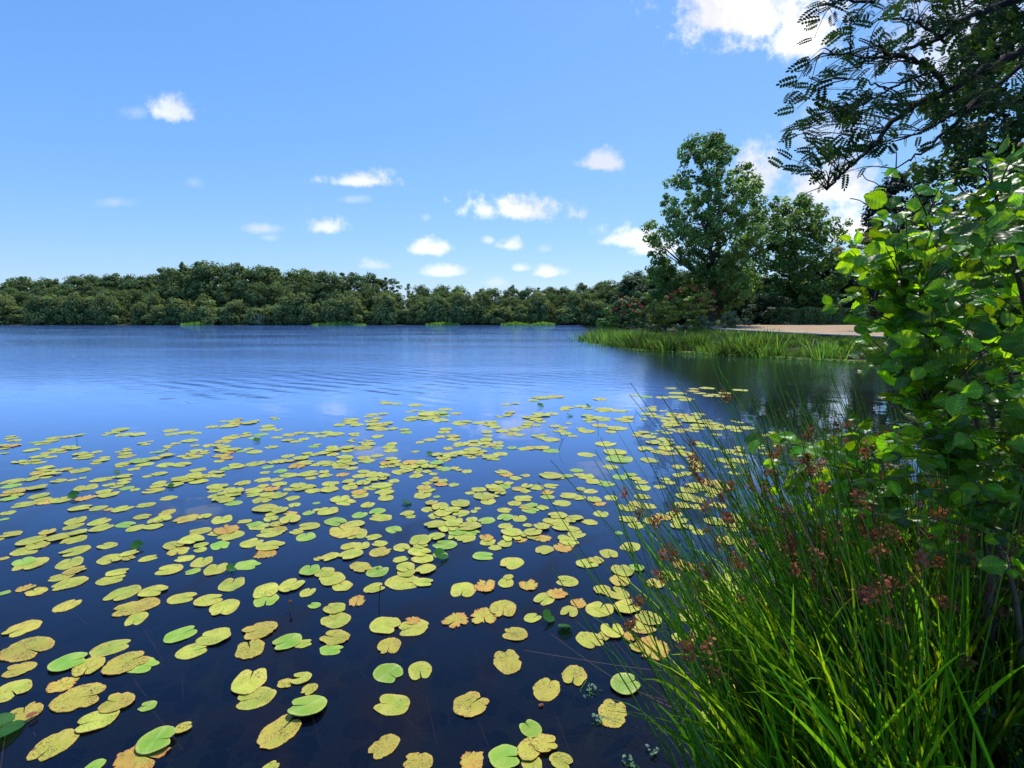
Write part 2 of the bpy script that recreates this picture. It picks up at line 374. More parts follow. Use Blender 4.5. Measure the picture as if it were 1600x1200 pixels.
def make_tree(name, label, cat, base, prof, ncl, nleaf, lsize, cr, mat, trunk_r=.3, depth=.8, bark='bark', group=None, tv=LQ_V, tf=LQ_F, limbs=40, edge=.55, trunk_top=.8, lean=0., crown='crown', flat=.7, stems=1):
    """prof: list of (z, x_left, x_right) relative to base"""
    root = empty(name, base, label, cat, group)
    z0, z1 = min(p[0] for p in prof), max(p[0] for p in prof)
    zs = np.linspace(z0, z1, 200); xl, xr = interp_prof(prof, zs); w = np.maximum(xr - xl, .05)
    z = rng.choice(zs, ncl, p=w ** .8 / (w ** .8).sum()) + rng.normal(0, (z1 - z0) * .01, ncl); z = np.clip(z, z0, z1)
    xl, xr = interp_prof(prof, z); hw = np.maximum((xr - xl) / 2 - cr * .35, .02); cx = (xl + xr) / 2
    a = rng.uniform(0, 2 * math.pi, ncl); q = rng.uniform(0, 1, ncl) ** edge
    cen = np.stack([cx + hw * q * np.cos(a), hw * depth * q * np.sin(a), z], 1)
    crs = cr * rng.uniform(.6, 1.35, ncl)
    mb = MB()
    def axis_pt(c):
        l, r = interp_prof(prof, c[:, 2]); return np.stack([(l + r) / 2, 0 * l, c[:, 2] - .6 * (r - l) * .5], 1)
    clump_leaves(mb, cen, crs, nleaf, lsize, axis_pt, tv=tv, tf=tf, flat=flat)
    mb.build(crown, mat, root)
    tb = MB()
    H = z0 + (z1 - z0) * trunk_top
    for s in range(stems):
        ox = 0 if stems == 1 else rng.uniform(-.5, .5)
        zt = np.linspace(-.3, H, 12); l, r = interp_prof(prof, np.maximum(zt, z0)); tx = (l + r) / 2 * ss(zt, 0, H)
        T = np.stack([tx + ox * (1 + zt / H) + np.cumsum(rng.normal(0, H * .006, 12)), np.cumsum(rng.normal(0, H * .006, 12)), zt], 1); T[0, :2] = (ox, 0); T[1, :2] *= .3
        rad = trunk_r * (1.25 - .25 * ss(zt, 0, 1.)) * (1 - .88 * np.clip(zt / H, 0, 1)) / (1 if stems == 1 else 1.5)
        tube(tb, curve(T, 3), np.interp(np.linspace(0, 1, len(curve(T, 3))), np.linspace(0, 1, 12), rad), 7)
        for k in rng.choice(ncl, min(limbs // stems, ncl), replace=False):
            c = cen[k]; ax = np.interp(c[2], T[:, 2], T[:, 0])
            zb = max(.15 * H, c[2] - .45 * abs(c[0] - ax) - .12 * H); zb = min(zb, H * .95)
            p0 = np.array([np.interp(zb, T[:, 2], T[:, 0]), np.interp(zb, T[:, 2], T[:, 1]), zb])
            mid = (p0 + c) / 2 + np.array([0, 0, -.04 * H]) + rng.normal(0, .02 * H, 3)
            pr = np.interp(zb, zt, rad)
            P = curve([p0, mid, c], 4)
            tube(tb, P, np.linspace(pr * .5, max(.012, pr * .08), len(P)), 4)
    tb.build('trunk', M[bark], root, smooth=True)
    return root
def prof_px(rows, Y, bx, bz):
    """rows (py, xl, xr) of the photo at distance Y -> profile relative to the base"""
    out = []
    for y, a, b in rows:
        l = at(a, y, Y); r = at(b, y, Y); out.append((l[2] - bz, l[0] - bx, r[0] - bx))
    return out
def tree_px(name, label, cat, Y, bpx, rows, **kw):
    bx = at(bpx, 500, Y)[0]; bz = hz(bx, Y)
    return make_tree(name, label, cat, (bx, Y, bz), prof_px(rows, Y, bx, bz), **kw)
# ------------------------------------------------------------------ far shore wood: a few kinds, each tree its own object
def proto_far(name, W, H, kind):
    mat = M['farolive'] if kind == 'bush' else M['far']
    if kind == 'bush':
        prof = [(0, -.42 * W, .42 * W), (.25 * H, -.5 * W, .5 * W), (.6 * H, -.44 * W, .44 * W), (.85 * H, -.27 * W, .27 * W), (H, -.06 * W, .06 * W)]
        return make_tree(name, 'x', 'tree', (0, -500, 0), prof, 60, 70, .62, 2.0, mat, .2, .9, limbs=8, edge=.4)
    if kind == 'tall':
        prof = [(.10 * H, -.45 * W, .45 * W), (.45 * H, -.55 * W, .52 * W), (.7 * H, -.50 * W, .54 * W), (.88 * H, -.38 * W, .36 * W), (H, -.14 * W, .12 * W)]
        return make_tree(name, 'x', 'tree', (0, -500, 0), prof, 110, 80, .62, 2.2, mat, .35, .9, limbs=22, edge=.45)
    prof = [(.35 * H, -.1 * W, .1 * W), (.5 * H, -.3 * W, .35 * W), (.68 * H, -.5 * W, .42 * W), (.86 * H, -.42 * W, .5 * W), (H, -.14 * W, .12 * W)]
    return make_tree(name, 'x', 'tree', (0, -500, 0), prof, 26, 42, .55, 1.15, mat, .25, .9, limbs=22, edge=.5)
protos = {'bush': [proto_far('willow_bush', 11 + k, 10., 'bush') for k in range(4)],
          'tall': [proto_far('woodland_tree', 16 + 1.5 * k, 20., 'tall') for k in range(4)],
          'thin': [proto_far('slender_tree', 8 + k, 20., 'thin') for k in range(3)]}
W_px = [-150, 0, 40, 100, 150, 200, 235, 255, 285, 340, 400, 450, 500, 560, 600, 640, 680, 720, 760, 800, 850, 880, 920, 960, 1000, 1050, 1150, 1300, 1450]
W_py = [442, 445, 435, 436, 429, 428, 436, 424, 412, 411, 414, 418, 423, 428, 432, 439, 446, 449, 453, 450, 447, 446, 441, 433, 426, 418, 420, 430, 440]
FG = 'trees of the wood on the far shore'
def far_place(kind, px, Y, top_py, wide=None, label=None, name=None, group=FG, tint=None):
    pr = random.choice(protos[kind])
    x = at(px, 500, Y)[0]; z = hz(x, Y) - .2
    Hn = at(px, top_py, Y)[2] - z
    c = copy_tree(pr); H0 = 10. if kind == 'bush' else 20.
    c.location = (x, Y, z); s = Hn / H0
    sx = s * random.uniform(.85, 1.15) if wide is None else wide
    c.scale = (sx, sx, s); c.rotation_euler = (0, 0, random.uniform(0, 6.28))
    tag(c, label, 'tree' if kind != 'bush' else 'bush', group)
    if name: c.name = name
    return c
for px in np.arange(-60, 1130, 22):                                 # tallest row at the back
    p = px + random.uniform(-8, 8); top = np.interp(p, W_px, W_py) + random.uniform(-1, 7)
    far_place('tall' if random.random() < .8 else 'thin', p, random.uniform(296, 312), top, label='tall dark green tree in the skyline of the wood on the far shore')
for px in np.arange(-50, 1100, 24):                                 # middle row
    p = px + random.uniform(-9, 9); top = np.interp(p, W_px, W_py) * .66 + 500 * .34 + random.uniform(-10, 4)
    far_place('tall', p, random.uniform(280, 290), top, wide=random.uniform(.75, .95), label='mid height green tree between the skyline trees and the waterside willows of the far shore')
for px in np.arange(-45, 960, 20):                                  # rounded willows on the water
    p = px + random.uniform(-8, 8); top = random.uniform(458, 484) if p < 900 else random.uniform(462, 475)
    far_place('bush', p, random.uniform(265, 271), top, wide=random.uniform(.95, 1.35), label='low rounded grey green willow at the water line of the far shore', group='willows along the far water line')
far_place('thin', 43, 300, 434, .9, 'dark flat crowned tree standing above the wood at its left end', 'umbrella_pine')
for p, tp in ((240, 431), (262, 428), (277, 430)):
    far_place('thin', p, 300, tp, .6, 'thin crowned tree with sky showing through beside the highest stretch of the wood', group='slender trees with sky between them')
far_place('thin', 801, 300, 444, .5, 'small ragged tree poking above the low middle of the wood', None)
far_place('thin', 290, 298, 411, .75, 'ragged tall tree at the left end of the highest stretch of the wood', None)
c = far_place('tall', 718, 292, 448, .62, 'pale bright green tree in the low middle of the wood', None)
ch = [o for o in c.children if o.name.startswith('crown')][0]; ch.data = ch.data.copy(); ch.data.materials.clear(); ch.data.materials.append(foliage('pale_tree_leaves', (.20, .30, .05), tr=.3, rough=.8, nscale=.15))
for k in protos.values():
    for o in k:
        for chd in list(o.children): bpy.data.objects.remove(chd)
        bpy.data.objects.remove(o)
# bleached bare bush on the far water line
mb = MB(); b0 = at(405, 506, 262)
for k in range(70):
    d = norm(np.array([rng.normal(0, .7), rng.normal(0, .4), 1.1])); ln = rng.uniform(2, 6)
    P = curve([b0 + [rng.normal(0, 1.2), 0, -.2], b0 + d * ln * .5 + [rng.normal(0, .4), 0, 0], b0 + d * ln], 3); tube(mb, P, np.linspace(.13, .05, len(P)), 3)
m_, t_ = nt('bleached_wood'); o_ = N(t_, 'ShaderNodeOutputMaterial'); p_ = N(t_, 'ShaderNodeBsdfPrincipled'); p_.inputs[0].default_value = (.26, .25, .23, 1); p_.inputs['Roughness'].default_value = .9; L(t_, p_.outputs[0], o_.inputs[0])
tag(mb.build('bare_bush', m_, loc=b0), 'bleached leafless bush at the water line of the far shore', 'bush')
# ------------------------------------------------------------------ reeds
def blade_mesh(mb, base, tip, w, bend, tint, seg=5, cup=0.):
    """ribbon blades, vectorised: base (n,3) tip (n,3) w (n,) bend = droop (n,)"""
    n = len(base); t = np.linspace(0, 1, seg)
    D = tip - base; side = norm(np.cross(D, rng.normal(size=(n, 3))))
    P = base[:, None] + D[:, None] * t[None, :, None]
    P[:, :, 2] += (bend[:, None] * (4 * t * (1 - t))[None]) * 1.0
    wid = (w[:, None] * np.clip(1.15 - t ** 1.8 * 1.12, .03, 1)[None])[..., None] * .5
    V = np.stack([P - side[:, None] * wid, P + side[:, None] * wid], 2).reshape(n, -1, 3)
    k = np.arange(seg - 1); f = np.stack([2 * k, 2 * k + 1, 2 * k + 3, 2 * k + 2], 1)
    F = (f[None] + (np.arange(n) * 2 * seg)[:, None, None]).reshape(-1, 4)
    T = np.repeat(tint[:, None], 2 * seg, 1)
    mb.add(V.reshape(-1, 3), F, T.reshape(-1, 3))
def reed_clump_mesh(n, H, rad, w, tintlo=.6, tinthi=1.4, lean=.28):
    mb = MB(); b = np.stack([rng.normal(0, rad, n), rng.normal(0, rad * .7, n), np.full(n, -.1)], 1)
    h = H * rng.uniform(.55, 1.05, n); d = rng.normal(0, lean, (n, 2)) + b[:, :2] / max(rad, .01) * .08
    tip = b + np.stack([d[:, 0] * h, d[:, 1] * h, h], 1)
    g = rng.uniform(tintlo, tinthi, n) ** 1.5; T = np.stack([g * rng.uniform(.8, 1.5, n), g, g * rng.uniform(.7, 1.2, n)], 1)
    blade_mesh(mb, b, tip, w * rng.uniform(.6, 1.3, n), h * rng.uniform(0, .12, n), T)
    return mb
reedm = [reed_clump_mesh(170, 1.5, .6, .055, lo_, hi_, ln_).mesh('reed_clump', M['reed']) for lo_, hi_, ln_ in ((.5, 1.3, .28), (.3, .9, .4), (.7, 1.7, .2), (.35, 1.2, .5), (.25, .8, .3), (.6, 1.4, .35))]
sh = pen_land[:7]; seglen = np.linalg.norm(np.diff(sh, axis=0), axis=1); cum = np.concatenate([[0], np.cumsum(seglen)])
def on_shore(s):
    return np.array([np.interp(s, cum, sh[:, 0]), np.interp(s, cum, sh[:, 1])])
RG = 'reed clumps along the edge of the promontory'
for k in range(132):
    s = (k + .5) / 132 * cum[-1] + random.uniform(-.25, .25); q = on_shore(s); d = on_shore(min(s + .5, cum[-1])) - on_shore(max(s - .5, 0)); nrm = np.array([-d[1], d[0]]) / np.linalg.norm(d)
    if nrm[1] < 0: nrm = -nrm
    # the tussock row is broken where the dark wall shows
    row = random.choice([.2, .8, 1.6, 2.4, 3.4]); q = q + nrm * (row + random.uniform(-.2, .2))
    px = 800 + 800 * q[0] / q[1]
    sc = random.uniform(.55, 1.1) * (.72 if row > 2 else 1) * (.5 if 1225 < px < 1300 else .85 if px > 1300 else 1) * (1.05 + .25 * math.sin(s * 1.3))
    o = bpy.data.objects.new('reed_clump', random.choice(reedm)); C.objects.link(o)
    o.location = (q[0], q[1], max(0, hz(*q)) - .05); sc *= .84; o.scale = (sc * 1.3, sc * 1.1, sc); o.rotation_euler = (0, 0, random.uniform(0, 6.28))
    tag(o, 'clump of green reeds standing in the water edge of the promontory', 'reeds', RG)
o = bpy.data.objects.new('reed_clump', reedm[0]); C.objects.link(o); q = ground(1207, 556); o.location = (q[0], q[1] + 1.2, .1); o.scale = (1, 1, 1.35); tag(o, 'tallest upright reed clump in front of the terrace wall', 'reeds')
for px, wd, nm in ((310, 24, 'left'), (530, 42, 'middle'), (692, 26, 'right of middle'), (805, 22, 'small'), (848, 18, 'right')):
    mb = MB(); n = 500; c = ground(px, 508.2); b = np.stack([rng.uniform(-wd, wd, n) * .33, rng.uniform(-1, 1.5, n), np.zeros(n)], 1) ; h = rng.uniform(.8, 2.3, n) * (1 - .5 * np.abs(b[:, 0]) / (wd * .33))
    g = rng.uniform(1.2, 2.2, n); blade_mesh(mb, b, b + np.stack([rng.normal(0, .3, n), rng.normal(0, .2, n), h], 1), np.full(n, .3), h * .05, np.stack([g * 1.3, g, g * .8], 1), 3)
    o = mb.build('reed_bed', M['reed']); o.location = (c[0], c[1] - 1, 0)
    tag(o, {'left': 'leftmost bright reed bed below the highest stretch of the far wood', 'middle': 'longest bright reed bed at the far water line', 'right of middle': 'low reed bed between the longest one and the far right ones', 'small': 'smaller of the two reed beds nearest the promontory', 'right': 'pale reed bed closest to the promontory on the far shore'}[nm], 'reeds')
# scum and small leaves along the reed foot
mb = MB(); n = 3200
s = rng.uniform(0, cum[-1], n); q = np.stack([np.interp(s, cum, sh[:, 0]), np.interp(s, cum, sh[:, 1])], 1); off = rng.exponential(.45, n); q[:, 1] -= off - .2; q[:, 0] -= off * .25
P = np.column_stack([q, np.full(n, .012) + rng.uniform(0, .03, n)]); g = rng.uniform(.6, 1.5, n)
scatter(mb, LH_V, LH_F, P, norm(np.column_stack([rng.normal(0, .2, (n, 2)), np.ones(n)])), rng.uniform(.06, .17, n), tint=np.stack([g * 1.3, g * 1.15, g * .8], 1))
tag(mb.build('floating_weed', M['reed']), 'fringe of small floating leaves and weed along the foot of the reeds', 'water weed', kind='stuff')
# ------------------------------------------------------------------ promontory: terrace, wall, shrubs, trees
def tz(y): return 1.15 + (y - 34) * .014
fe = [(1062, 513, 66), (1150, 516, 52), (1250, 519.5, 43), (1385, 524, 36), (1640, 535, 29.5)]
front = []
for px, py, Y in fe:
    x = (px - 800) / 800 * Y * 1.0
    front.append((x, Y))
back = [(62, 46), (58, 72), (38, 74), (30, 74), (23, 70)]
poly = front + back
mb = MB(); top = [(x, y, tz(y)) for x, y in poly]; k = len(top)
mb.add(top, [tuple(range(k))])
tag(mb.build('terrace', M['gravel']), 'flat terrace of pinkish tan gravel on the promontory', 'terrace', kind='structure')
wroot = empty('retaining_wall', (front[3][0], front[3][1], .3), 'low dark stone wall holding the gravel terrace above the reeds', 'wall')
wb = MB(); cb = MB()
for (x0, y0), (x1, y1) in zip(front[:-1], front[1:]):
    d = np.array([x1 - x0, y1 - y0]); nn = np.array([d[1], -d[0]]) / np.linalg.norm(d)
    if nn[1] > 0: nn = -nn
    for (mbb, lo, hi, o0, o1) in ((wb, -.1, -.09, .0, .30), (cb, -.05, .03, -.2, .34)):
        a = np.array([x0, y0]); b = np.array([x1, y1])
        z0a, z1a = (0.0, tz(y0) + hi) if mbb is wb else (tz(y0) + lo, tz(y0) + hi)
        z0b, z1b = (0.0, tz(y1) + hi) if mbb is wb else (tz(y1) + lo, tz(y1) + hi)
        V = [(*(a + nn * o0), z0a), (*(b + nn * o0), z0b), (*(b + nn * o1), z0b), (*(a + nn * o1), z0a), (*(a + nn * o0), z1a), (*(b + nn * o0), z1b), (*(b + nn * o1), z1b), (*(a + nn * o1), z1a)]
        mbb.add(V, [(0, 1, 2, 3), (4, 5, 6, 7), (0, 1, 5, 4), (1, 2, 6, 5), (2, 3, 7, 6), (3, 0, 4, 7)])
wb.build('wall_face', M['stone'], wroot, loc=None).location = tuple(-v for v in wroot.location)
cb.build('coping', M['coping'], wroot).location = tuple(-v for v in wroot.location)
for k in range(90):
    s = random.uniform(.25, 1) * cum[-1]; q = on_shore(s); wy = np.interp(800 * q[0] / q[1], [f[0] / f[1] * 800 for f in front], [f[1] for f in front])
    q = q * random.uniform((q[1] + 3) / q[1], max((q[1] + 3.2) / q[1], (wy - .8) / q[1]))
    o = bpy.data.objects.new('grass_clump', reedm[random.choice((1, 4, 5))]); C.objects.link(o); sc = random.uniform(.35, .62)
    o.location = (q[0], q[1], hz(*q) - .03); o.scale = (sc * 1.9, sc * 1.9, sc); o.rotation_euler = (0, 0, random.uniform(0, 6.28))
    tag(o, 'low dark grass clump between the reeds and the terrace wall of the promontory', 'grass', 'grass clumps below the terrace wall')
tree_px('poplar_tree', 'tallest tree on the promontory with an open airy crown', 'tree', 68, 1112,
        [(213, 1082, 1116), (224, 1064, 1140), (245, 1045, 1160), (268, 1040, 1182), (300, 1032, 1196), (335, 1026, 1198), (352, 1008, 1198), (378, 1000, 1198), (400, 1018, 1198), (425, 1044, 1196), (455, 1054, 1190), (480, 1080, 1160)],
        ncl=560, nleaf=56, lsize=.30, cr=.70, mat=M['poplar'], trunk_r=.42, limbs=150, tv=LH_V, tf=LH_F, edge=.62, flat=.95)
tree_px('poplar_tree', 'broad lower tree just right of the tallest tree on the promontory', 'tree', 86, 1243,
        [(311, 1195, 1262), (322, 1168, 1292), (345, 1152, 1318), (375, 1148, 1328), (400, 1148, 1322), (430, 1152, 1318), (460, 1165, 1310), (484, 1200, 1275)],
        ncl=420, nleaf=50, lsize=.40, cr=.9, mat=M['poplar'], trunk_r=.3, limbs=110, tv=LH_V, tf=LH_F, edge=.6, flat=.95)
tree_px('poplar_tree', 'small low tree with ragged crown left of the tallest tree', 'tree', 70, 1040,
        [(402, 1010, 1050), (415, 1005, 1075), (440, 1012, 1080), (470, 1015, 1085), (490, 1020, 1085)],
        ncl=60, nleaf=80, lsize=.28, cr=.8, mat=M['poplar'], trunk_r=.18, limbs=40, tv=LH_V, tf=LH_F)
DG = 'dark trees behind the promontory garden'
for px, top, wpx, Y, lab in ((985, 436, 60, 150, 'dark tree behind the red flowering shrubs at the tip of the promontory'), (1030, 420, 90, 130, 'dark tree between the far wood and the tallest tree'),
                        (1080, 430, 80, 100, 'dark tree behind the trunk of the tallest tree'), (1160, 425, 105, 96, 'dark tree in the gap between the two poplars'),
                        (1120, 440, 90, 92, 'dark tree directly behind the foot of the tallest tree'), (1200, 436, 90, 90, 'dark tree left of the trunk of the broad lower tree'),
                        (1235, 440, 90, 98, 'dark tree behind the broad lower tree'), (1300, 405, 90, 100, 'dark tree behind the olive yellow tree'), (1370, 400, 100, 98, 'dark tree behind the clipped hedge, nearest the conifer'),
                        (1450, 385, 110, 90, 'dark tree behind the leaves of the alder, right of the conifer'), (1540, 380, 120, 85, 'rightmost dark tree beyond the terrace')):
    h = 506 - top
    tree_px('garden_tree', lab, 'tree', Y, px, [(top, px - wpx * .12, px + wpx * .15), (top + .2 * h, px - wpx * .42, px + wpx * .4), (top + .5 * h, px - wpx * .5, px + wpx * .55), (top + .85 * h, px - wpx * .5, px + wpx * .5), (503, px - wpx * .4, px + wpx * .4)],
            ncl=130, nleaf=75, lsize=.55, cr=1.3, mat=M['darkleaf'], trunk_r=.3, limbs=14, group=DG, edge=.5)
tree_px('conifer_tree', 'dense blackish conifer beside the alder leaves', 'tree', 60, 1405,
        [(274, 1398, 1412), (292, 1372, 1436), (315, 1358, 1452), (350, 1352, 1458), (400, 1350, 1462), (450, 1352, 1462), (490, 1360, 1455)],
        ncl=200, nleaf=110, lsize=.26, cr=.75, mat=M['conifer'], trunk_r=.3, limbs=20, edge=.4)
tree_px('ornamental_tree', 'small flat topped tree with olive yellow foliage above the hedge', 'tree', 50, 1350,
        [(357, 1330, 1372), (366, 1312, 1405), (385, 1302, 1420), (402, 1310, 1425), (418, 1322, 1420)],
        ncl=42, nleaf=80, lsize=.16, cr=.55, mat=M['olive'], trunk_r=.12, limbs=40, flat=.35, stems=2)
def shrub(name, label, Y, rows, mat, ncl=70, nleaf=80, ls=.14, cr=.4, flowers=None, **kw):
    bpx = (rows[-1][1] + rows[-1][2]) / 2; rows = rows + [(rows[-1][0] + 7, rows[-1][1] + 2, rows[-1][2] - 2)]
    r = tree_px(name, label, 'shrub', Y, bpx, rows, ncl=ncl, nleaf=nleaf, lsize=ls, cr=cr, mat=mat, trunk_r=.06, limbs=14, edge=.45, **kw)
    if flowers:
        prof = prof_px(rows, Y, r.location.x, r.location.z); z0, z1 = min(p[0] for p in prof), max(p[0] for p in prof)
        n = flowers; zz = z0 + (z1 - z0) * rng.uniform(.35, 1.0, n) ** .7; l, rr = interp_prof(prof, zz); a = rng.uniform(0, 2 * math.pi, n)
        P = np.stack([(l + rr) / 2 + (rr - l) / 2 * np.cos(a) * 1.0, (rr - l) / 2 * .8 * np.sin(a), zz + rng.normal(0, .1, n)], 1)
        for c_ in P:
            f = MB(); Q = rng.normal(0, .09, (12, 3)); scatter(f, LQ_V, LQ_F, Q, rng.normal(size=(12, 3)), rng.uniform(.07, .14, 12), tint=rng.uniform(.6, 1.5, 12)); o_ = f.build('flower', M['redflower'], r); o_.location = c_
    return r
shrub('flowering_shrub', 'dark rounded shrub with red flowers nearest the tip of the promontory', 62, [(465, 972, 990), (472, 960, 1002), (485, 956, 1006), (500, 958, 1006), (509, 962, 1002)], M['hedge'], 55, 90, flowers=34)
shrub('flowering_shrub', 'large red tinged shrub with layered branches below the tallest tree', 58, [(447, 1070, 1094), (456, 1050, 1112), (468, 1040, 1120), (482, 1036, 1116), (498, 1040, 1106), (510, 1048, 1100)], M['shrub'], 80, 90, flowers=46, flat=.4)
shrub('green_shrub', 'yellow green shrub between the two red flowering shrubs', 63, [(470, 1015, 1035), (480, 1003, 1048), (495, 1000, 1052), (508, 1004, 1048)], M['shrub'], 40, 80)
shrub('grey_shrub', 'low grey green shrub beside the gravel', 58, [(490, 1135, 1160), (497, 1118, 1170), (506, 1112, 1174), (513, 1116, 1170)], M['greybush'], 45, 90, ls=.12)
shrub('grey_shrub', 'small grey green shrub touching the foot of the large red tinged shrub', 57, [(496, 1088, 1104), (504, 1080, 1116), (513, 1082, 1114)], M['greybush'], 26, 80, ls=.12)
shrub('green_shrub', 'upright leafy plant at the water on the very tip of the promontory', 62, [(480, 944, 952), (492, 936, 962), (504, 930, 968), (516, 930, 970)], M['reed'], 34, 70, ls=.16)
shrub('green_shrub', 'dark grey green bush behind the clipped hedge', 84, [(452, 1360, 1395), (462, 1340, 1415), (478, 1335, 1420), (500, 1338, 1418)], M['greybush'], 50, 70, ls=.2, cr=.6)
shrub('green_shrub', 'soft grey bush behind the left end of the clipped hedge', 84, [(456, 1265, 1310), (466, 1250, 1330), (480, 1248, 1335), (500, 1250, 1330)], M['greybush'], 50, 70, ls=.2, cr=.6)
shrub('green_shrub', 'wide shaded bush under the gap between the two poplars', 78, [(462, 1140, 1215), (474, 1115, 1240), (490, 1110, 1245), (503, 1112, 1242)], M['darkleaf'], 110, 70, ls=.26, cr=.7)
shrub('green_shrub', 'mid green bush right behind the large red tinged shrub', 74, [(466, 1085, 1120), (478, 1070, 1138), (492, 1068, 1140), (505, 1070, 1138)], M['hedge'], 80, 70, ls=.22, cr=.6)
shrub('green_shrub', 'dark bush behind the yellow green shrub left of the tallest tree', 75, [(458, 990, 1040), (470, 975, 1060), (490, 972, 1062), (506, 975, 1060)], M['hedge'], 80, 70, ls=.24, cr=.65)
shrub('green_shrub', 'shaded low bush between the grey shrub and the hedge', 80, [(474, 1180, 1200), (484, 1160, 1215), (496, 1156, 1218), (505, 1160, 1215)], M['darkleaf'], 40, 70, ls=.2, cr=.5)
# clipped hedge
hr = empty('hedge', (at(1330, 500, 77)[0], 77, tz(77) - .3), 'long clipped dark green hedge along the back of the gravel terrace', 'hedge')
f = MB(); n = 15000; Lx = 11.5; Hh = 2.55; Dd = 1.6
face = rng.choice(3, n, p=[.55, .38, .07]); P = np.stack([rng.uniform(-Lx, Lx, n), rng.uniform(-Dd / 2, Dd / 2, n), rng.uniform(0, Hh, n)], 1); NN = np.zeros((n, 3))
P[face == 0, 1] = -Dd / 2; NN[face == 0] = (0, -1, .2); P[face == 1, 2] = Hh; NN[face == 1] = (0, 0, 1)
e = face == 2; P[e, 0] = np.where(rng.random(e.sum()) < .5, -Lx, Lx); NN[e] = np.stack([np.sign(P[e, 0]), 0 * P[e, 0], .2 + 0 * P[e, 0]], 1)
P[:, 2] += .14 * np.sin(P[:, 0] * 1.7) * (P[:, 2] / Hh) + rng.normal(0, .08, n); P[:, 1] += rng.normal(0, .12, n) + .15 * np.sin(P[:, 0] * 2.9)
scatter(f, LQ_V, LQ_F, P, norm(NN + rng.normal(0, .45, (n, 3))), rng.uniform(.12, .26, n), tint=rng.uniform(.6, 1.5, n) * np.where(face == 1, 1.5, 1.))  # top leaves tinted lighter, sunlit top put into the colour
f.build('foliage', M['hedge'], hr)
f = MB()
f.add([(x * (Lx - .1), y * (Dd / 2 - .15), z * (Hh - .15)) for x in (-1, 1) for y in (-1, 1) for z in (0, 1)], [(0, 1, 3, 2), (4, 5, 7, 6), (0, 1, 5, 4), (2, 3, 7, 6), (1, 3, 7, 5)])
f.build('twig_core', M['darkbark'], hr)
# ------------------------------------------------------------------ lily pads
def pad_mesh(kind, seed):
    r = np.random.default_rng(seed)
    n = 56; gap = r.uniform(.015, .13) if kind != 'g' else r.uniform(.02, .10)
    if r.random() < .10: gap = r.uniform(.2, .36)
    th = np.linspace(gap, 2 * math.pi - gap, n)                     # 0 = direction of the notch
    d = np.minimum(th - gap, 2 * math.pi - gap - th)
    ax = r.uniform(.80, .95)
    rad = (1 - .20 * np.exp(-(d / .20) ** 2)) * (1 + .10 * np.exp(-((d - .5) / .35) ** 2))
    for k in range(2, 7): rad = rad * (1 + r.normal(0, .016) * np.cos(k * th + r.uniform(0, 6)))
    rad = rad * (1 + r.normal(0, .007, n))
    if kind == 'b':
        rad = rad * (1 + r.normal(0, .014, n))
        for _ in range(r.integers(1, 3)): rad = rad * (1 - r.uniform(.06, .22) * np.exp(-((th - r.uniform(.4, 5.8)) / r.uniform(.05, .16)) ** 2))
    if kind == 'o':
        rad = rad * (1 + r.normal(0, .05, n))
        for _ in range(r.integers(3, 6)): rad = rad * (1 - r.uniform(.12, .38) * np.exp(-((th - r.uniform(.3, 6)) / r.uniform(.05, .20)) ** 2))
    if kind == 'y' and r.random() < .45: rad = rad * (1 - r.uniform(.05, .14) * np.exp(-((th - r.uniform(.6, 5.6)) / .09) ** 2))
    rings = [.0, .3, .6, .85, .955, 1.0]; V = []; T = []
    ph = r.uniform(0, 6, 3); lift = r.uniform(.0, .05) if kind in 'yb' else r.uniform(0, .03)
    for q in rings:
        rr = rad * q
        z = .012 * q * np.sin(3 * th + ph[0]) + .010 * q * np.sin(5 * th + ph[1]) + lift * np.maximum(0, q - .8) * 5 * (1 + np.sin(2 * th + ph[2])) * .5 + .01 * (1 - q)
        if kind == 'o': z = z + .05 * q * np.maximum(0, np.sin(7 * th + ph[1])) ** 3
        V.append(np.stack([np.cos(th) * rr, np.sin(th) * rr * ax, z], 1)); T.append(np.stack([np.full(n, q), th / 7., np.zeros(n)], 1))
    V.append(np.stack([np.cos(th) * rad * .985, np.sin(th) * rad * ax * .985, V[-1][:, 2] - .045], 1)); T.append(np.stack([np.full(n, 1.), th / 7., np.zeros(n)], 1))
    k = np.arange(n - 1); F = []
    for q in range(len(rings)):
        F.append(np.stack([q * n + k, (q + 1) * n + k, (q + 1) * n + k + 1, q * n + k + 1], 1))
    V = np.concatenate(V); V[:, 0] -= .12
    return V, np.concatenate(F), np.concatenate(T)
PK = {'y': 14, 'g': 5, 'b': 9, 'o': 6}
PADV = {k: [pad_mesh(k, 100 * ord(k) + q) for q in range(n)] for k, n in PK.items()}
PADM = {}
for k, lst in PADV.items():
    PADM[k] = []
    for V, F, T in lst:
        b = MB(); b.add(V, F, T); PADM[k].append(b.mesh('lily_pad', M['pad_' + k], smooth=True))
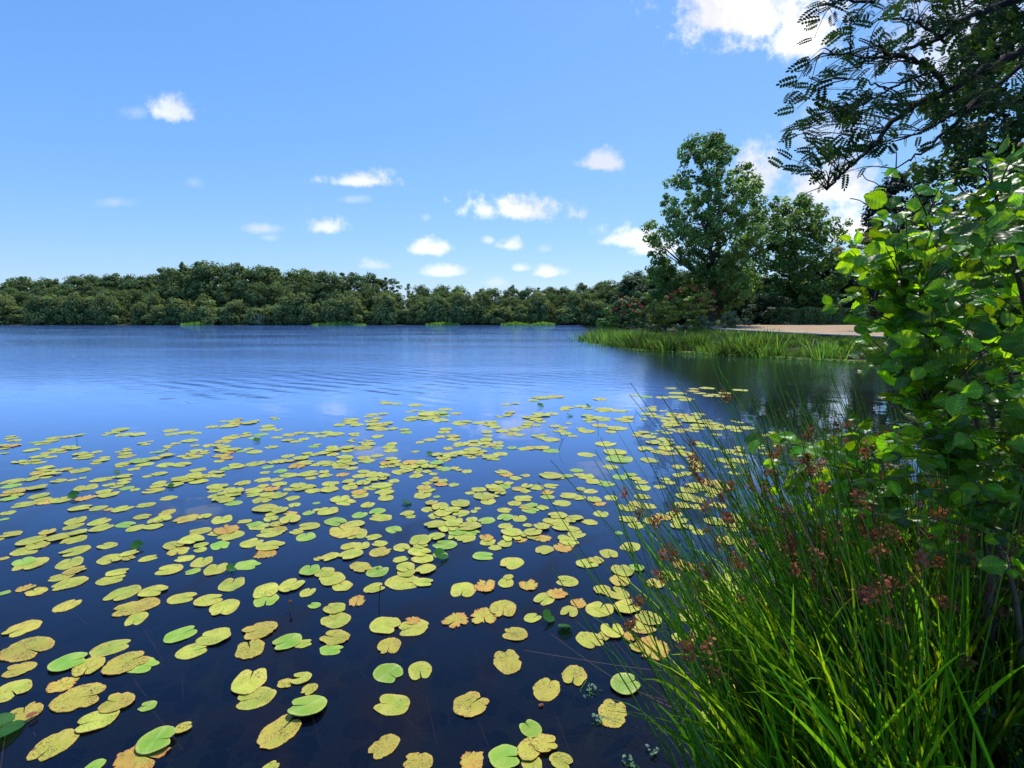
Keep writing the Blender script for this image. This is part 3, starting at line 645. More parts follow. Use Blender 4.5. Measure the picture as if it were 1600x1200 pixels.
T1 = """1170,187,75 1140,212,110 1240,198,90 1380,175,50g 1335,228,90 1160,268,100 1230,258,80 1270,270,70 1380,268,70 1450,255,90 1565,248,80 1440,283,70 1520,275,70
600,232,100 560,245,80 620,255,110 690,253,100 855,232,90 935,243,90 950,285,100 880,298,60 835,312,60 710,298,60
60,270,80 70,285,90 60,312,115o 20,325,60 280,270,100 340,265,90 395,258,60 250,287,110 215,298,90 5,348,50 160,332,110 290,335,90 365,323,90 200,362,110 400,353,95 435,370,80 200,393,80 95,390,100 500,385,100
635,333,60 635,362,100 800,340,55g 975,308,60 1050,310,85 975,335,80 960,350,70 960,365,110 1110,332,90 1150,345,60o 1100,360,100 1140,372,80o 1245,325,60 1270,340,90 1355,316,80 1565,314,60g
620,400,100 700,385,130 780,375,90 720,405,100 830,407,120 910,405,110 610,410,70
1280,398,110 1340,415,70 1400,390,90 1400,438,80g 1440,360,80 1540,350,60 1500,375,90 1530,395,90 1490,410,120o 1580,405,60 1130,425,80g
230,420,110 330,430,90 400,433,130 200,440,120 180,455,90o 230,455,100 150,480,100 290,485,110 360,482,60 995,430,90 970,452,90 1040,460,80
60,490,150 50,512,120g 90,540,150 190,524,120 45,555,100 40,578,110g 190,563,130 240,590,120o 115,605,140
500,480,130 560,470,60 625,463,90 615,497,80 430,518,140 630,523,90g 795,450,95 900,480,110 880,505,100 990,488,110 1210,498,100 1310,482,90 1385,478,70 1545,450,120 1550,472,60
430,570,130o 545,553,130 760,535,130 838,572,95 405,622,130 615,625,120 540,630,60o 725,607,110 1090,515,120 1075,533,90 1075,560,80 1100,578,100 1170,556,95 1165,597,95g 1270,533,110 1360,525,90o 1390,558,110 1310,582,115 1460,573,80 1490,510,90 1500,525,100 1570,535,90 1580,597,40g
1330,628,150 1400,632,100 1450,648,80o 1545,645,70g 1580,632,40
40,645,100 20,677,60 380,685,150 370,712,120 500,690,140 510,720,140 630,705,110g 690,720,120 715,665,100 835,645,110 780,685,110 810,678,120 925,678,140 1110,678,140 1220,688,80 1355,675,90 1270,705,90g 1450,683,130 1130,730,150o 1150,762,140 1300,715,110 1350,745,150 1400,730,100 1480,740,80 1540,715,120 1530,765,120g
50,755,130 240,745,110 170,785,180 365,782,150 145,835,180 365,840,180 350,895,190 120,890,150g 150,905,200 20,875,70o 535,810,120 550,880,170 650,850,100 745,873,100 960,785,150 870,810,130 1100,810,130g 1260,795,130 1355,812,150 1320,852,140o 890,840,130 1000,830,80 920,875,110 1010,890,140 1080,925,160 1240,908,150 1550,935,120 840,932,160 960,940,90g 1590,875,40 380,935,130 590,945,130"""
T2 = """1105,70,120 935,102,60 330,97,75 480,107,85 470,135,50 630,127,80 260,153,70 145,180,95 150,195,80 255,185,80 265,205,90 310,205,100 270,222,100 310,228,80
545,155,110 600,150,90 520,175,100 560,168,80 450,180,80 460,170,70 620,160,60 700,200,90 730,190,60 850,205,80 790,195,80 1400,78,90 1240,118,80 1340,120,70 1420,125,90 1500,135,90 1160,150,80 1110,160,80 1370,170,90 1340,180,60 1420,180,80 1540,170,80 1500,178,80 1080,180,80 1100,190,60 1040,205,60 930,160,50 950,145,60 1180,212,70 1200,235,70 1230,250,70 1245,198,40
910,235,80 980,228,80 960,245,60 1000,255,60 840,260,50 630,228,70 430,242,65g 1150,278,100 1340,237,90 1480,222,110 1080,262,50 1590,248,60
30,243,70 80,252,100 170,250,65 290,262,80 150,285,40 205,295,35 250,285,40 660,262,80 670,278,70 545,280,75 710,300,90 640,322,70 690,310,60 770,305,70 820,295,80 830,283,80 850,305,60 890,323,50g
210,320,105 345,315,80 355,335,80 70,332,90 30,345,80 0,350,60 290,360,70 220,372,80 230,385,90 475,340,45 590,355,75 650,360,90 700,348,100 760,335,90 740,355,60 790,352,70 845,365,90 900,350,80 840,372,70 960,320,60g 1020,325,80 1060,322,70 1110,320,80 1160,335,90g 1430,300,120 1335,355,100 1500,375,160g 1455,417,85 1280,432,70g 1235,462,65g 1330,462,100 1150,460,120 1500,465,90g 1550,455,70g 1435,500,90g
30,395,90 95,405,90 120,390,90 100,415,90 375,392,70 330,400,80o 320,415,50 450,400,90o 510,397,80 440,420,90 500,415,110 560,415,60 620,427,80 535,440,60 480,462,80 735,437,65 905,440,70 930,452,90o 980,473,70 20,440,60 30,458,80 115,453,75o 220,440,70 200,460,80 270,452,100 320,465,70
55,500,95 140,490,70 150,518,95 45,528,100 370,487,70 300,510,120 250,520,80 190,545,90o 330,520,70 320,545,100 330,570,100 535,497,60 520,520,85 615,487,60 610,503,80o 100,575,110 130,592,120 240,605,90 515,557,100 585,565,40g 560,600,70 700,602,105 790,530,80 860,520,80 920,515,80 990,527,80 1080,517,90 1160,512,80 1140,543,80o 1135,565,75 815,562,110 840,588,90 1020,575,95 975,597,75 1055,610,70g 1055,633,90g 1205,597,95 1240,560,100 1290,570,80 1355,537,75 1370,578,90 1455,572,90 1400,598,80o 1590,563,40
540,630,80 600,620,100 620,645,110 575,662,80 705,650,95 770,637,45 925,633,75 925,670,95g 830,685,95 435,650,75 40,635,130 200,655,95g 285,640,90g 300,670,120 1535,618,110 1405,650,85 1185,663,100 1150,690,80 1200,700,100 1105,720,90 1200,720,95 1275,675,80 1345,692,90 1535,678,95 1575,705,80
80,690,120 170,705,100 120,735,190 180,755,130 265,768,90 370,730,95g 570,710,110 675,688,105 640,725,120 740,720,130 690,740,100g 760,745,90g 830,770,90o 730,775,110 580,770,90 500,790,130 620,805,130 840,790,90 955,747,115 960,775,110 925,800,80 1005,780,70o 1105,773,105o 1285,752,100 1250,790,105 1120,833,110 1220,815,120o 1495,747,40g 1550,818,120
208,810,95 410,820,100 305,840,120 500,843,130 510,875,120 600,855,80g 405,878,80 820,862,110 955,900,135 1340,898,120 1445,852,110 45,868,110 150,858,130 205,920,130 290,938,130g 430,925,110 430,945,110 1510,935,130 1580,925,80g 20,945,120"""
T3 = """300,8,140 340,42,200 130,60,120o 180,80,140 25,85,70 560,20,160 340,148,160b 610,92,210 770,82,170 670,160,250 680,220,160 915,112,160 1050,122,160 1120,165,180 1160,40,160 1330,80,160 1330,125,150 1460,50,150 1540,82,100 1570,148,70g
105,268,220 140,370,320b 90,470,190b 60,578,250 120,690,240b 350,435,210g 560,360,220 440,462,200b 640,435,240b 715,450,190g 320,545,200o 405,610,290b 475,730,245 580,640,200b 735,653,105g 260,855,290b 790,840,215G 720,905,310o 920,765,90b 470,955,120g
910,292,185g 1065,310,180 970,375,170 1290,278,190b 1250,365,185b 1430,335,160 1520,340,90 1250,525,215 1270,615,220 1500,515,110 1430,540,90 1545,570,100b 1530,668,200G 1405,775,240b 1355,960,60"""
T4 = """60,15,150 110,50,120 275,62,115 420,35,180 520,35,110 430,5,90 185,130,110o 70,165,120 75,220,165 70,310,160b 60,370,120g 330,252,165 460,262,165 460,228,80o 715,75,150 825,50,130o 930,35,100 940,10,60 1040,45,110o 675,228,150o 820,208,150o 915,172,160b 970,292,140b 1230,28,120 1120,120,125 1190,90,110o 1290,135,100o 1410,75,100 1480,85,140 1500,30,130 1245,183,105 1400,165,150 1540,160,150 1065,210,95 1460,275,140 1350,325,150 1420,305,80 1550,310,80o 1585,250,80 1580,360,80
345,355,150b 935,425,180b 345,490,170 500,480,150 355,645,190 760,640,185b 315,858,175b 485,930,155b 760,925,150o 930,910,170g 1210,930,120 1050,870,150b 1130,850,130b 1060,945,130 1050,762,125g 1135,565,170b 1270,505,160b 1530,552,160G 1465,685,190b"""
T5 = """235,122,55 240,142,70 240,175,65 480,125,90o 400,150,80 490,155,70 395,178,90 430,185,80 380,205,70 430,210,60 505,205,70 350,240,60 370,258,70 305,248,80o 365,282,60 217,277,65 437,302,60 570,250,100 565,285,95 540,335,80 590,335,90 690,370,80 395,425,110o 340,458,80 285,483,80 560,465,80 490,500,110 540,500,90 470,530,110 640,500,60 410,610,110 450,665,110 390,685,90 560,670,100o 620,640,110 640,740,130 270,720,150o 255,610,100 240,640,110 520,840,130 510,970,140 700,640,80"""
T6 = """195,188,80 335,190,70 420,187,110 240,218,120 330,205,90o 240,245,150 280,262,100 380,222,90 460,228,90 530,218,90 510,238,70 625,198,110 40,240,100 70,312,80 75,325,70 60,350,120 110,365,100 20,380,60 200,360,90 270,355,100o 360,348,100 320,375,130 190,395,150 385,402,90 370,423,120 170,428,80 275,447,90 560,432,125 620,400,60 170,465,80 30,465,80 480,478,80 820,480,90
160,510,120 60,490,110 90,530,110 160,565,130 290,600,150 60,640,130 340,655,100 240,680,100 360,700,90 240,730,90 400,550,100 520,640,130 620,600,100 620,560,80 560,680,80 750,560,80 860,550,80 840,600,90 180,775,90 1390,635,50 590,720,80"""
pads = []
for txt, ox, oy, sc in ((T1, 0, 600, 3.2), (T2, 500, 600, 3.2), (T3, 0, 900, 3.2), (T4, 500, 900, 3.2), (T5, 900, 700, 1600 / 700), (T6, 1000, 560, 4.)):
    for w in txt.split():
        k = w[-1] if w[-1].isalpha() else 'y'; w = w.rstrip('ygboGD')
        x, y, ww = map(float, w.split(',')); px, py, wp = ox + x / sc, oy + y / sc, ww / sc
        g = ground(px, py); dist = g[1]
        r = wp / (2 * FPX / (dist + .3) * math.sqrt(1 + ((px - 800) / FPX) ** 2)) * .93
        pads.append([g[0], g[1], min(max(r, .045), .30), k, px, py, wp])
# drop doubles of the overlapping tiles
keep = []
for p in sorted(pads, key=lambda p: -p[6]):
    if all(math.hypot(p[0] - q[0], p[1] - q[1]) > .35 * (p[2] + q[2]) / 1 * (.8 if p[5] > 900 else .7) for q in keep): keep.append(p)
pads = keep
base_ = [p for p in pads if p[5] < 890] + [p for p in pads if p[5] < 770]
for _ in range(430):
    q = base_[rng.integers(len(base_))]; a = rng.uniform(0, 6.28); r = q[2] * rng.uniform(.6, 1.); d_ = (r + q[2]) * rng.uniform(.8, 1.15)
    x, y = q[0] + math.cos(a) * d_, q[1] + math.sin(a) * d_
    if y > 16 or any(math.hypot(x - o[0], y - o[1]) < .5 * (r + o[2]) for o in pads): continue
    dy_ = (y * math.cos(TH) + CAM_H * math.sin(TH)); pads.append([x, y, r, 'y', 800 + FPX * x / dy_, 600 - FPX * (-CAM_H * math.cos(TH) + y * math.sin(TH)) / dy_, 2 * r * FPX / dy_ * math.sqrt(1 + (x / dy_) ** 2)])
for p in pads:                                                       # some of the plain ones are speckled
    if p[3] == 'y' and rng.random() < (.22 if p[5] > 850 else .12): p[3] = 'b' if rng.random() < .8 else 'g'
placed = []
stuffp = MB(); stuff_by = {k: MB() for k in PK}
SPECIAL = {  # photo position -> label
 (246, 1162): 'smooth fresh green lily pad lying on a withered orange one near the lower left corner', (225, 1182): 'large withered orange lily pad under a fresh green one near the lower left corner',
 (81, 1167): 'large speckled lily pad alone in the lower left corner', (439, 1142): 'speckled lily pad with open notch, below a fresh green one', (478, 1109): 'fresh green glossy lily pad overlapping a speckled one left of the bottom centre',
 (611, 1101): 'yellow green lily pad with wide notch alone left of the bottom centre', (737, 1100): 'heavily speckled brown flecked lily pad alone at the bottom centre', (598, 1168): 'round lily pad with brown rotten patch at the bottom edge, left of centre',
 (651, 1190): 'speckled lily pad cut by the bottom edge beside the one with a rotten patch', (737, 1189): 'withered ragged orange lily pad cut by the bottom edge at centre', (792, 1033): 'large speckled lily pad alone above the bottom centre',
 (854, 1076): 'left one of a pair of speckled brown flecked pads right of the bottom centre', (897, 1058): 'smaller ragged pad touching the upper right of a round speckled one', (978, 1072): 'smooth pale green lily pad pointed at the left, beside the dry stems',
 (958, 1114): 'round heavily flecked lily pad beside the small floating weed sprig', (608, 1010): 'speckled lily pad with notch below left, alone near the lower middle', (711, 971): 'ragged brown orange lily pad torn all round, in the lower middle',
 (756, 965): 'small torn orange pad between the brown ragged one and a large green one', (100, 1070): 'torn yellow orange lily pad in pieces near the left edge', (71, 913): 'withered orange pad near the left edge, in front of the green rows', (230, 1104): 'small green lily pad with round notch among large ones, lower left',
 (609, 1053): 'left pad of a touching pair in the lower middle', (656, 1050): 'right pad of a touching pair in the lower middle', (126, 1090): 'large speckled pad with a pale rim fold in the lower left', (148, 1128): 'long yellow green pad beside the large one with a pale rim fold',
 (391, 1064): 'upper pad of a pair left of the bottom centre', (397, 1092): 'lower pad of a pair left of the bottom centre', (284, 991): 'fresh green pad beside two yellow ones at lower left', (828, 1138): 'small fresh green pad above a flecked cluster at the bottom edge',
}
used_sp = set()
pads.sort(key=lambda p: -p[6])
order = sorted(range(len(pads)), key=lambda i: pads[i][1])
lev = [0] * len(pads)
for a_, i in enumerate(order):
    for j in order[:a_]:
        p, q = pads[i], pads[j]
        if math.hypot(p[0] - q[0], p[1] - q[1]) < (p[2] + q[2]) * .98: lev[i] = max(lev[i], lev[j] + 1)
for i in order: lev[i] = lev[i] % 6
REG = lambda px, py: ('in the nearest part of the water' if py > 1000 else 'in the dense middle rows' if py > 830 else 'in the far rows' if py > 720 else 'at the far end of the pads')
SIDE = lambda px: ('on the left' if px < 420 else 'in the centre' if px < 900 else 'by the rushes')
KL = {'y': 'plain yellow green lily pad', 'g': 'fresh green lily pad', 'b': 'brown speckled lily pad', 'o': 'withered orange tinged lily pad'}
ORD = ('leftmost', 'second from the left', 'third from the left', 'fourth from the left', 'fifth from the left', 'sixth from the left', 'seventh from the left', 'eighth from the left', 'ninth from the left', 'tenth from the left')
KL = {'y': 'yellow green pad', 'g': 'fresh green pad', 'G': 'fresh green pad', 'b': 'brown speckled pad', 'o': 'withered orange pad'}
cells = {}
for i, p in enumerate(pads[:300]):
    nn_ = sum(1 for j, q in enumerate(pads) if j != i and math.hypot(p[0] - q[0], p[1] - q[1]) < (p[2] + q[2]) * 1.02)
    iso = 'floating alone' if nn_ == 0 else 'touching one neighbour' if nn_ == 1 else 'within a cluster'
    cells.setdefault(f"{KL[p[3]]} {iso} in the {'nearest water' if p[5] > 1020 else 'near rows' if p[5] > 900 else 'middle rows' if p[5] > 780 else 'far rows'} {'at left' if p[4] < 400 else 'at centre' if p[4] < 850 else 'at right'}", []).append(i)
PLAB = {}
for ky, ids in cells.items():
    ids.sort(key=lambda i: pads[i][4])
    for n_, i in enumerate(ids): PLAB[i] = ky if len(ids) == 1 or n_ > 9 else f'{ky}, {ORD[n_]}'
for i, (x, y, r, k, px, py, wp) in enumerate(pads):
    big = k == 'G'
    k = 'g' if k == 'G' else k
    s = r * rng.uniform(.96, 1.04); z = .004 + lev[i] * .0045; yaw = rng.uniform(0, 6.28); q = int(rng.integers(PK[k]))
    tilt = (rng.normal(0, .012), rng.normal(0, .012))
    if big: z += .012; tilt = (.10, -.06)
    if i < 300:
        o = bpy.data.objects.new('lily_pad', PADM[k][q]); C.objects.link(o)
        o.location = (x, y, z + .0 + (abs(tilt[0]) + abs(tilt[1])) * s * .5); o.scale = (s, s, s); o.rotation_euler = (*tilt, yaw)
        lab = None; bd = 14
        for (sx, sy), sl in SPECIAL.items():
            dd = math.hypot(px - sx, py - sy)
            if sl not in used_sp and dd < bd: bd = dd; lab = sl
        if lab: used_sp.add(lab)
        if py > 930:                                                # stalk going down into the murk
            sb = MB(); a_ = rng.uniform(0, 6.28); r_ = rng.uniform(.1, .3) / s
            tube(sb, curve([(-.1, 0, -.03), (-.1 + r_ * .3 * math.cos(a_), r_ * .3 * math.sin(a_), -.12 / s), (r_ * math.cos(a_), r_ * math.sin(a_), -.42 / s)], 5), .0045 / s, 5, tint=3.)
            sb.build('stalk', M['dry'], o, smooth=True)
        tag(o, lab or PLAB[i], 'lily pad', 'lily pads floating on the lake')
    else:
        V, F, T = PADV[k][q]; c, sn = math.cos(yaw), math.sin(yaw)
        W = np.stack([x + s * (V[:, 0] * c - V[:, 1] * sn), y + s * (V[:, 0] * sn + V[:, 1] * c), z + s * V[:, 2]], 1)
        stuff_by[k].add(W, F, T)
sm = MB(); mats = [M['pad_y'], M['pad_g'], M['pad_b'], M['pad_o']]
for n_, k in enumerate('ygbo'):
    for V, F, T in zip(stuff_by[k].V, stuff_by[k].F, stuff_by[k].T):
        F = F - F.min(); sm.add(V, F, T, n_)
tag(sm.build('small_lily_pads', mats, smooth=True), 'smallest and farthest lily pads of the field, past the three hundred largest', 'lily pads', kind='stuff')
# young leaves standing out of the water
def young_leaf(px, py, size, tilt, yaw, label, cup=.25, mat='darkpad'):
    size *= .8 if py > 750 else .6; tilt *= .65
    g = ground(px, py); V, F, T = PADV['g'][1]; V = V.copy(); V[:, 2] += cup * (V[:, 1] ** 2) - .05 * V[:, 0]
    rt = empty('young_lily_leaf', (g[0], g[1], 0), label, 'lily leaf')
    b = MB(); T2_ = np.repeat((.8 + .4 * rng.random(len(V)))[:, None], 3, 1); b.add(V * size, F, T2_); o = b.build('leaf_blade', M[mat], rt, smooth=True)
    o.rotation_euler = (tilt, .15, yaw); o.location = (0, 0, size * abs(math.sin(tilt)) * .8 + .01)
    b = MB(); tube(b, [(0, 0, -.05), (0, 0, size * .5)], .004, 5); b.build('stalk', M['rush'], rt)
for a in ((857, 970, .075, 1.0, .9, 'folded dark green young lily leaf standing beside the round pad, left of the rush stem'), (884, 984, .07, -.5, .3, 'dark green young lily leaf lying half sunk right of the folded one'),
          (636, 788, .085, .55, 1.5, 'round dark green lily leaf tipped up in the middle of the field'), (116, 778, .075, 1.2, .2, 'dark green upright lily leaf at the left side of the field'), (215, 857, .07, .9, 0, 'dark curled lily leaf in the gap left of centre'),
          (690, 873, .10, .9, 1.0, 'green lily leaf raised behind the yellow cluster right of centre'), (672, 712, .10, .8, .5, 'small dark lily leaf at the left end of a row of pads in the distance'), (402, 690, .11, .7, .3, 'dark raised lily leaf beside a far left group of pads'),
          (845, 636, .16, .8, .3, 'farthest dark raised lily leaf near the cloud reflection'), (890, 650, .16, .5, 1.3, 'dark raised lily leaf group member behind the cloud reflection'), (4, 1145, .13, .5, 1.4, 'glossy dark green lily leaf cut by the left edge'), (362, 893, .06, 1.1, 1.2, 'small dark upright leaf between the big pads left of centre'),
          (268, 762, .05, 1.0, .2, 'tiny dark leaf above the faint cloud reflection on the left'), (184, 740, .07, .8, .9, 'tiny dark leaf in the open water of the left side'), (920, 636, .14, .7, .9, 'dark leaf standing among the farthest pads')):
    young_leaf(*a)
def bud(px, py, h, lean, label, red=True):
    g = ground(px, py); rt = empty('flower_bud', (g[0], g[1], 0), label, 'flower bud')
    b = MB(); tube(b, curve([(0, 0, -.05), (lean * .3, 0, h * .5), (lean, 0, h)], 5), .0035, 5); b.build('stalk', M['darkbark' if not red else 'rush'], rt, smooth=True)
    if red:
        b = MB(); t = np.linspace(0, 1, 7); tube(b, np.stack([lean + 0 * t, 0 * t, h - .004 + t * .03], 1), .013 * np.sin(np.pi * np.clip(t, .08, .94)) + .002, 8); b.build('bud_head', M['rushflower'], rt, smooth=True)
bud(452, 955, .07, .01, 'small reddish flower bud on a bent stalk below the middle left pads')
bud(121, 697, .16, .0, 'short dark stalk standing in the water at the far left pads', False)
bud(592, 955, .22, .02, 'tall thin dark stalk rising through the pads left of centre', False)
bud(590, 886, .09, .03, 'dark bud head between yellow pads left of centre')
bud(991, 660, .25, .05, 'crooked dark twig standing in the far water right of the pads', False)
bud(935, 680, .3, -.03, 'dark twig in front of the far right pads', False)
bud(873, 705, .25, .1, 'bent dark twig below the cloud reflection', False)
bud(880, 690, .28, -.2, 'forked dark twig leaning left below the cloud reflection', False)
# floating weed sprigs
def sprig(px, py, n, sp, label):
    g = ground(px, py); b = MB(); P = np.stack([rng.normal(0, sp, n), rng.normal(0, sp * .8, n), rng.uniform(.005, .03, n)], 1)
    scatter(b, LH_V, LH_F, P, norm(np.stack([rng.normal(0, .3, n), rng.normal(0, .3, n), np.ones(n)], 1)), rng.uniform(.012, .026, n), tint=rng.uniform(.7, 1.4, n))
    rt = empty('water_plant', (g[0], g[1], 0), label, 'water plant'); b.build('leaves', M['weed'], rt)
    b = MB()
    for _ in range(4): tube(b, curve([(0, 0, -.04), (rng.normal(0, sp), rng.normal(0, sp), .0), (rng.normal(0, sp), rng.normal(0, sp), .012)], 4), .002, 4)
    b.build('stems', M['rush'], rt)
sprig(925, 1080, 16, .035, 'small sprig of round green leaves floating between the pads and the dry stems'); sprig(932, 1128, 9, .022, 'tiny green sprig just below the larger floating sprig')
sprig(985, 1192, 11, .022, 'pale green sprig at the bottom edge left of the rushes'); sprig(1022, 1178, 8, .02, 'little sprig at the bottom edge closest to the rushes')
g = ground(845, 1104); b = MB(); scatter(b, LH_V, LH_F, np.array([[0, 0, .01], [.006, .002, .014]]), np.array([[.1, 0, 1], [-.2, .1, 1.]]), [.03, .022]); tag(b.build('fallen_leaf', M['rushflower'], loc=None), 'small pink brown leaf floating under the pair of speckled pads', 'leaf').location = g
g = ground(50, 1124); b = MB(); scatter(b, LH_V, LH_F, np.array([[0, 0, .03]]), np.array([[.1, 0, 1]]), [.055], roll=np.array([1.2])); tag(b.build('fallen_leaf', M['rushflower'], loc=None), 'pinkish dead leaf lying on a speckled pad near the lower left', 'leaf').location = g

# ------------------------------------------------------------------ alder bush on the bank
def alder_leaf(nu=19, nv=3):
    V = []; TT = []
    for i in range(nu):
        u = i / (nu - 1)
        w = .40 * math.sin(math.pi * min(1, (u * .95 + .03)) ** .80) ** .80
        if i in (0,): w = .06
        for j in range(-nv, nv + 1):
            v = j / nv; ser = 1 + (.05 if (i % 2) else -.04) * (abs(v) > .9)
            x = w * v * ser; y = u + .10 * abs(v) * w * (1 if u < .85 else 0)
            vein = math.sin((u - .32 * abs(v)) * 2 * math.pi * 6)
            z = .022 * vein * (abs(v) ** .5) + .20 * abs(x) - .20 * (u - .4) ** 2 + .03 * math.sin(7 * u + 3 * v)
            V.append((x, y, z)); TT.append((1.4 if j == 0 else 1.0) * (.86 + .24 * vein))
    W = 2 * nv + 1; F = [(i * W + j, i * W + j + 1, (i + 1) * W + j + 1, (i + 1) * W + j) for i in range(nu - 1) for j in range(W - 1)]
    return np.array(V), F, np.array(TT)
AV, AF, AT = alder_leaf()
def in_poly(poly, x, y):
    ins = False
    for k in range(len(poly)):
        (x1, y1), (x2, y2) = poly[k], poly[(k + 1) % len(poly)]
        if (y1 > y) != (y2 > y) and x < (x2 - x1) * (y - y1) / (y2 - y1) + x1: ins = not ins
    return ins
bush_out = [(1560, 238), (1520, 275), (1440, 300), (1400, 318), (1360, 385), (1330, 410), (1360, 440), (1375, 470), (1360, 510), (1385, 560), (1420, 610), (1400, 650), (1430, 700), (1340, 730), (1290, 745), (1300, 800), (1400, 850), (1500, 900), (1700, 900), (1900, 900), (1900, 210), (1700, 215)]
abase = np.array([2.35, 2.15, hz(2.35, 2.15)])
ar = empty('alder_bush', abase, 'leafy alder bush with round bright green leaves filling the right edge above the rushes', 'bush')
stems = MB(); leaves = MB()
skel = []
for tipp, rb in (((1540, 250, 2.1), .022), ((1450, 340, 2.3), .02), ((1640, 200, 1.9), .022), ((1420, 480, 2.2), .016), ((1560, 480, 2.5), .02), ((1450, 640, 2.1), .014), ((1700, 350, 2.4), .02), ((1600, 650, 2.0), .014), ((1330, 720, 2.5), .012), ((1500, 380, 3.0), .02), ((1660, 560, 2.9), .018)):
    tp = at(*tipp); b0 = abase + [rng.normal(0, .12), rng.normal(0, .12), -.05]
    P = curve([b0, b0 * .6 + tp * .4 + [.12, 0, .10], b0 * .25 + tp * .75 + [.05, 0, .08], tp], 8)
    tube(stems, P - abase, np.linspace(rb, .004, len(P)), 6); skel.append(P[5:])
skp = np.concatenate(skel)
LP, LN, LA, LS, LT = [], [], [], [], []
def add_twig(tip, nl, size, bright=1.0, droop=.02, root=None):
    if root is None:
        d = np.linalg.norm((skp - tip) * [1, 1, .8], axis=1) + 1.6 * np.maximum(0, skp[:, 2] - tip[2] + .10); root = skp[np.argmin(d)]
    P = curve([root, (root + tip) / 2 + [0, 0, droop], tip], 6)
    tube(stems, P - abase, np.linspace(.0042, .0016, len(P)), 4)
    D = norm(tip - root); Ls = np.linalg.norm(tip - root)
    for k in range(nl):
        f = 1 - k * .06 / max(Ls, .2) if k else 1.0
        f = max(f, .15); p = root + (tip - root) * f + [0, 0, droop * 4 * f * (1 - f) * .5]
        side = (1 if k % 2 else -1)
        sv = norm(np.cross(D, [0, 0, 1.])) * side
        a = norm(D * rng.uniform(.35, .8) + sv * rng.uniform(.5, 1.) + [0, 0, rng.uniform(-.35, .35)]) if k else norm(D + [0, 0, rng.uniform(-.2, .3)])
        nrm = norm(np.array([-.32, -.42, .62]) + rng.normal(0, .42, 3))
        pet = .012; q = p + a * pet
        LP.append(q - abase); LN.append(nrm); LA.append(a); LS.append(size * rng.uniform(.65, 1.12) * (.7 if k == 0 else 1)); LT.append(bright * (rng.uniform(1.2, 1.8) if rng.random() < .34 else rng.uniform(.38, .95)))
cnt = 0
while cnt < 270:
    px, py = rng.uniform(1290, 1800), rng.uniform(150, 900)
    if not in_poly(bush_out, px, py): continue
    if py > 780 and rng.random() < .6: continue
    Y = rng.uniform(1.75, 2.5) if px < 1500 else rng.uniform(1.45, 2.5)
    add_twig(at(px, py, Y), int(rng.integers(5, 9)), .078); cnt += 1
cnt = 0
while cnt < 260:
    px, py = rng.uniform(1380, 1850), rng.uniform(260, 960)
    if not in_poly([(x + 60, y) for x, y in bush_out], px, py): continue
    add_twig(at(px, py, rng.uniform(2.5, 3.8)), int(rng.integers(6, 10)), .095, .65); cnt += 1  # back leaves tinted darker: shade inside the bush put into the colour
for _ in range(22):
    add_twig(at(rng.uniform(1318, 1420), rng.uniform(375, 560), rng.uniform(2.0, 2.3)), int(rng.integers(3, 6)), .09, 1.2)
for _ in range(34):
    add_twig(at(rng.uniform(1395, 1500), rng.uniform(400, 720), rng.uniform(1.95, 2.4)), int(rng.integers(4, 8)), .085, 1.1)
for px, py in ((1185, 688), (1238, 690), (1215, 725), (1262, 712), (1288, 742), (1248, 762), (1312, 705), (1330, 752), (1295, 790), (1345, 790), (1372, 742), (1390, 700), (1350, 668), (1410, 760), (1330, 835), (1385, 820)):
    add_twig(at(px, py, rng.uniform(2.25, 2.5)), 4, .10, 1.3)
for px, py, Y, nl in ((1300, 478, 2.0, 3), (1330, 462, 2.05, 3), (1345, 500, 2.1, 4), (1385, 300, 2.0, 2), (1405, 268, 2.05, 2), (1340, 385, 2.05, 3), (1352, 408, 2.1, 4), (1395, 330, 2.1, 4), (1348, 655, 2.1, 2), (1440, 600, 2.0, 4), (1412, 568, 2.0, 4), (1400, 625, 2.1, 4),
                      (1195, 690, 2.9, 2), (1235, 685, 2.8, 3), (1225, 715, 2.75, 4), (1260, 700, 2.7, 4), (1285, 730, 2.6, 5), (1245, 750, 2.6, 4), (1310, 695, 2.5, 4), (1335, 740, 2.5, 5), (1290, 780, 2.6, 5), (1260, 800, 2.6, 4), (1340, 800, 2.5, 5), (1380, 770, 2.4, 5), (1205, 760, 2.8, 3), (1320, 830, 2.5, 5), (1360, 690, 2.45, 4), (1555, 235, 2.1, 5), (1530, 262, 2.1, 5), (1580, 250, 2., 6), (1500, 300, 2.1, 6), (1470, 290, 2.2, 4)):
    add_twig(at(px, py, Y), nl, .084, 1.15)
scatter(leaves, AV, AF, np.array(LP), np.array(LN), np.array(LS), A=np.array(LA), tint=np.stack([np.array(LT) * rng.uniform(.85, 1.35, len(LT)), np.array(LT), np.array(LT) * .9], 1), ttint=AT)
leaves.build('leaves', M['alder'], ar, smooth=True); stems.build('branches', M['twig'], ar, smooth=True)
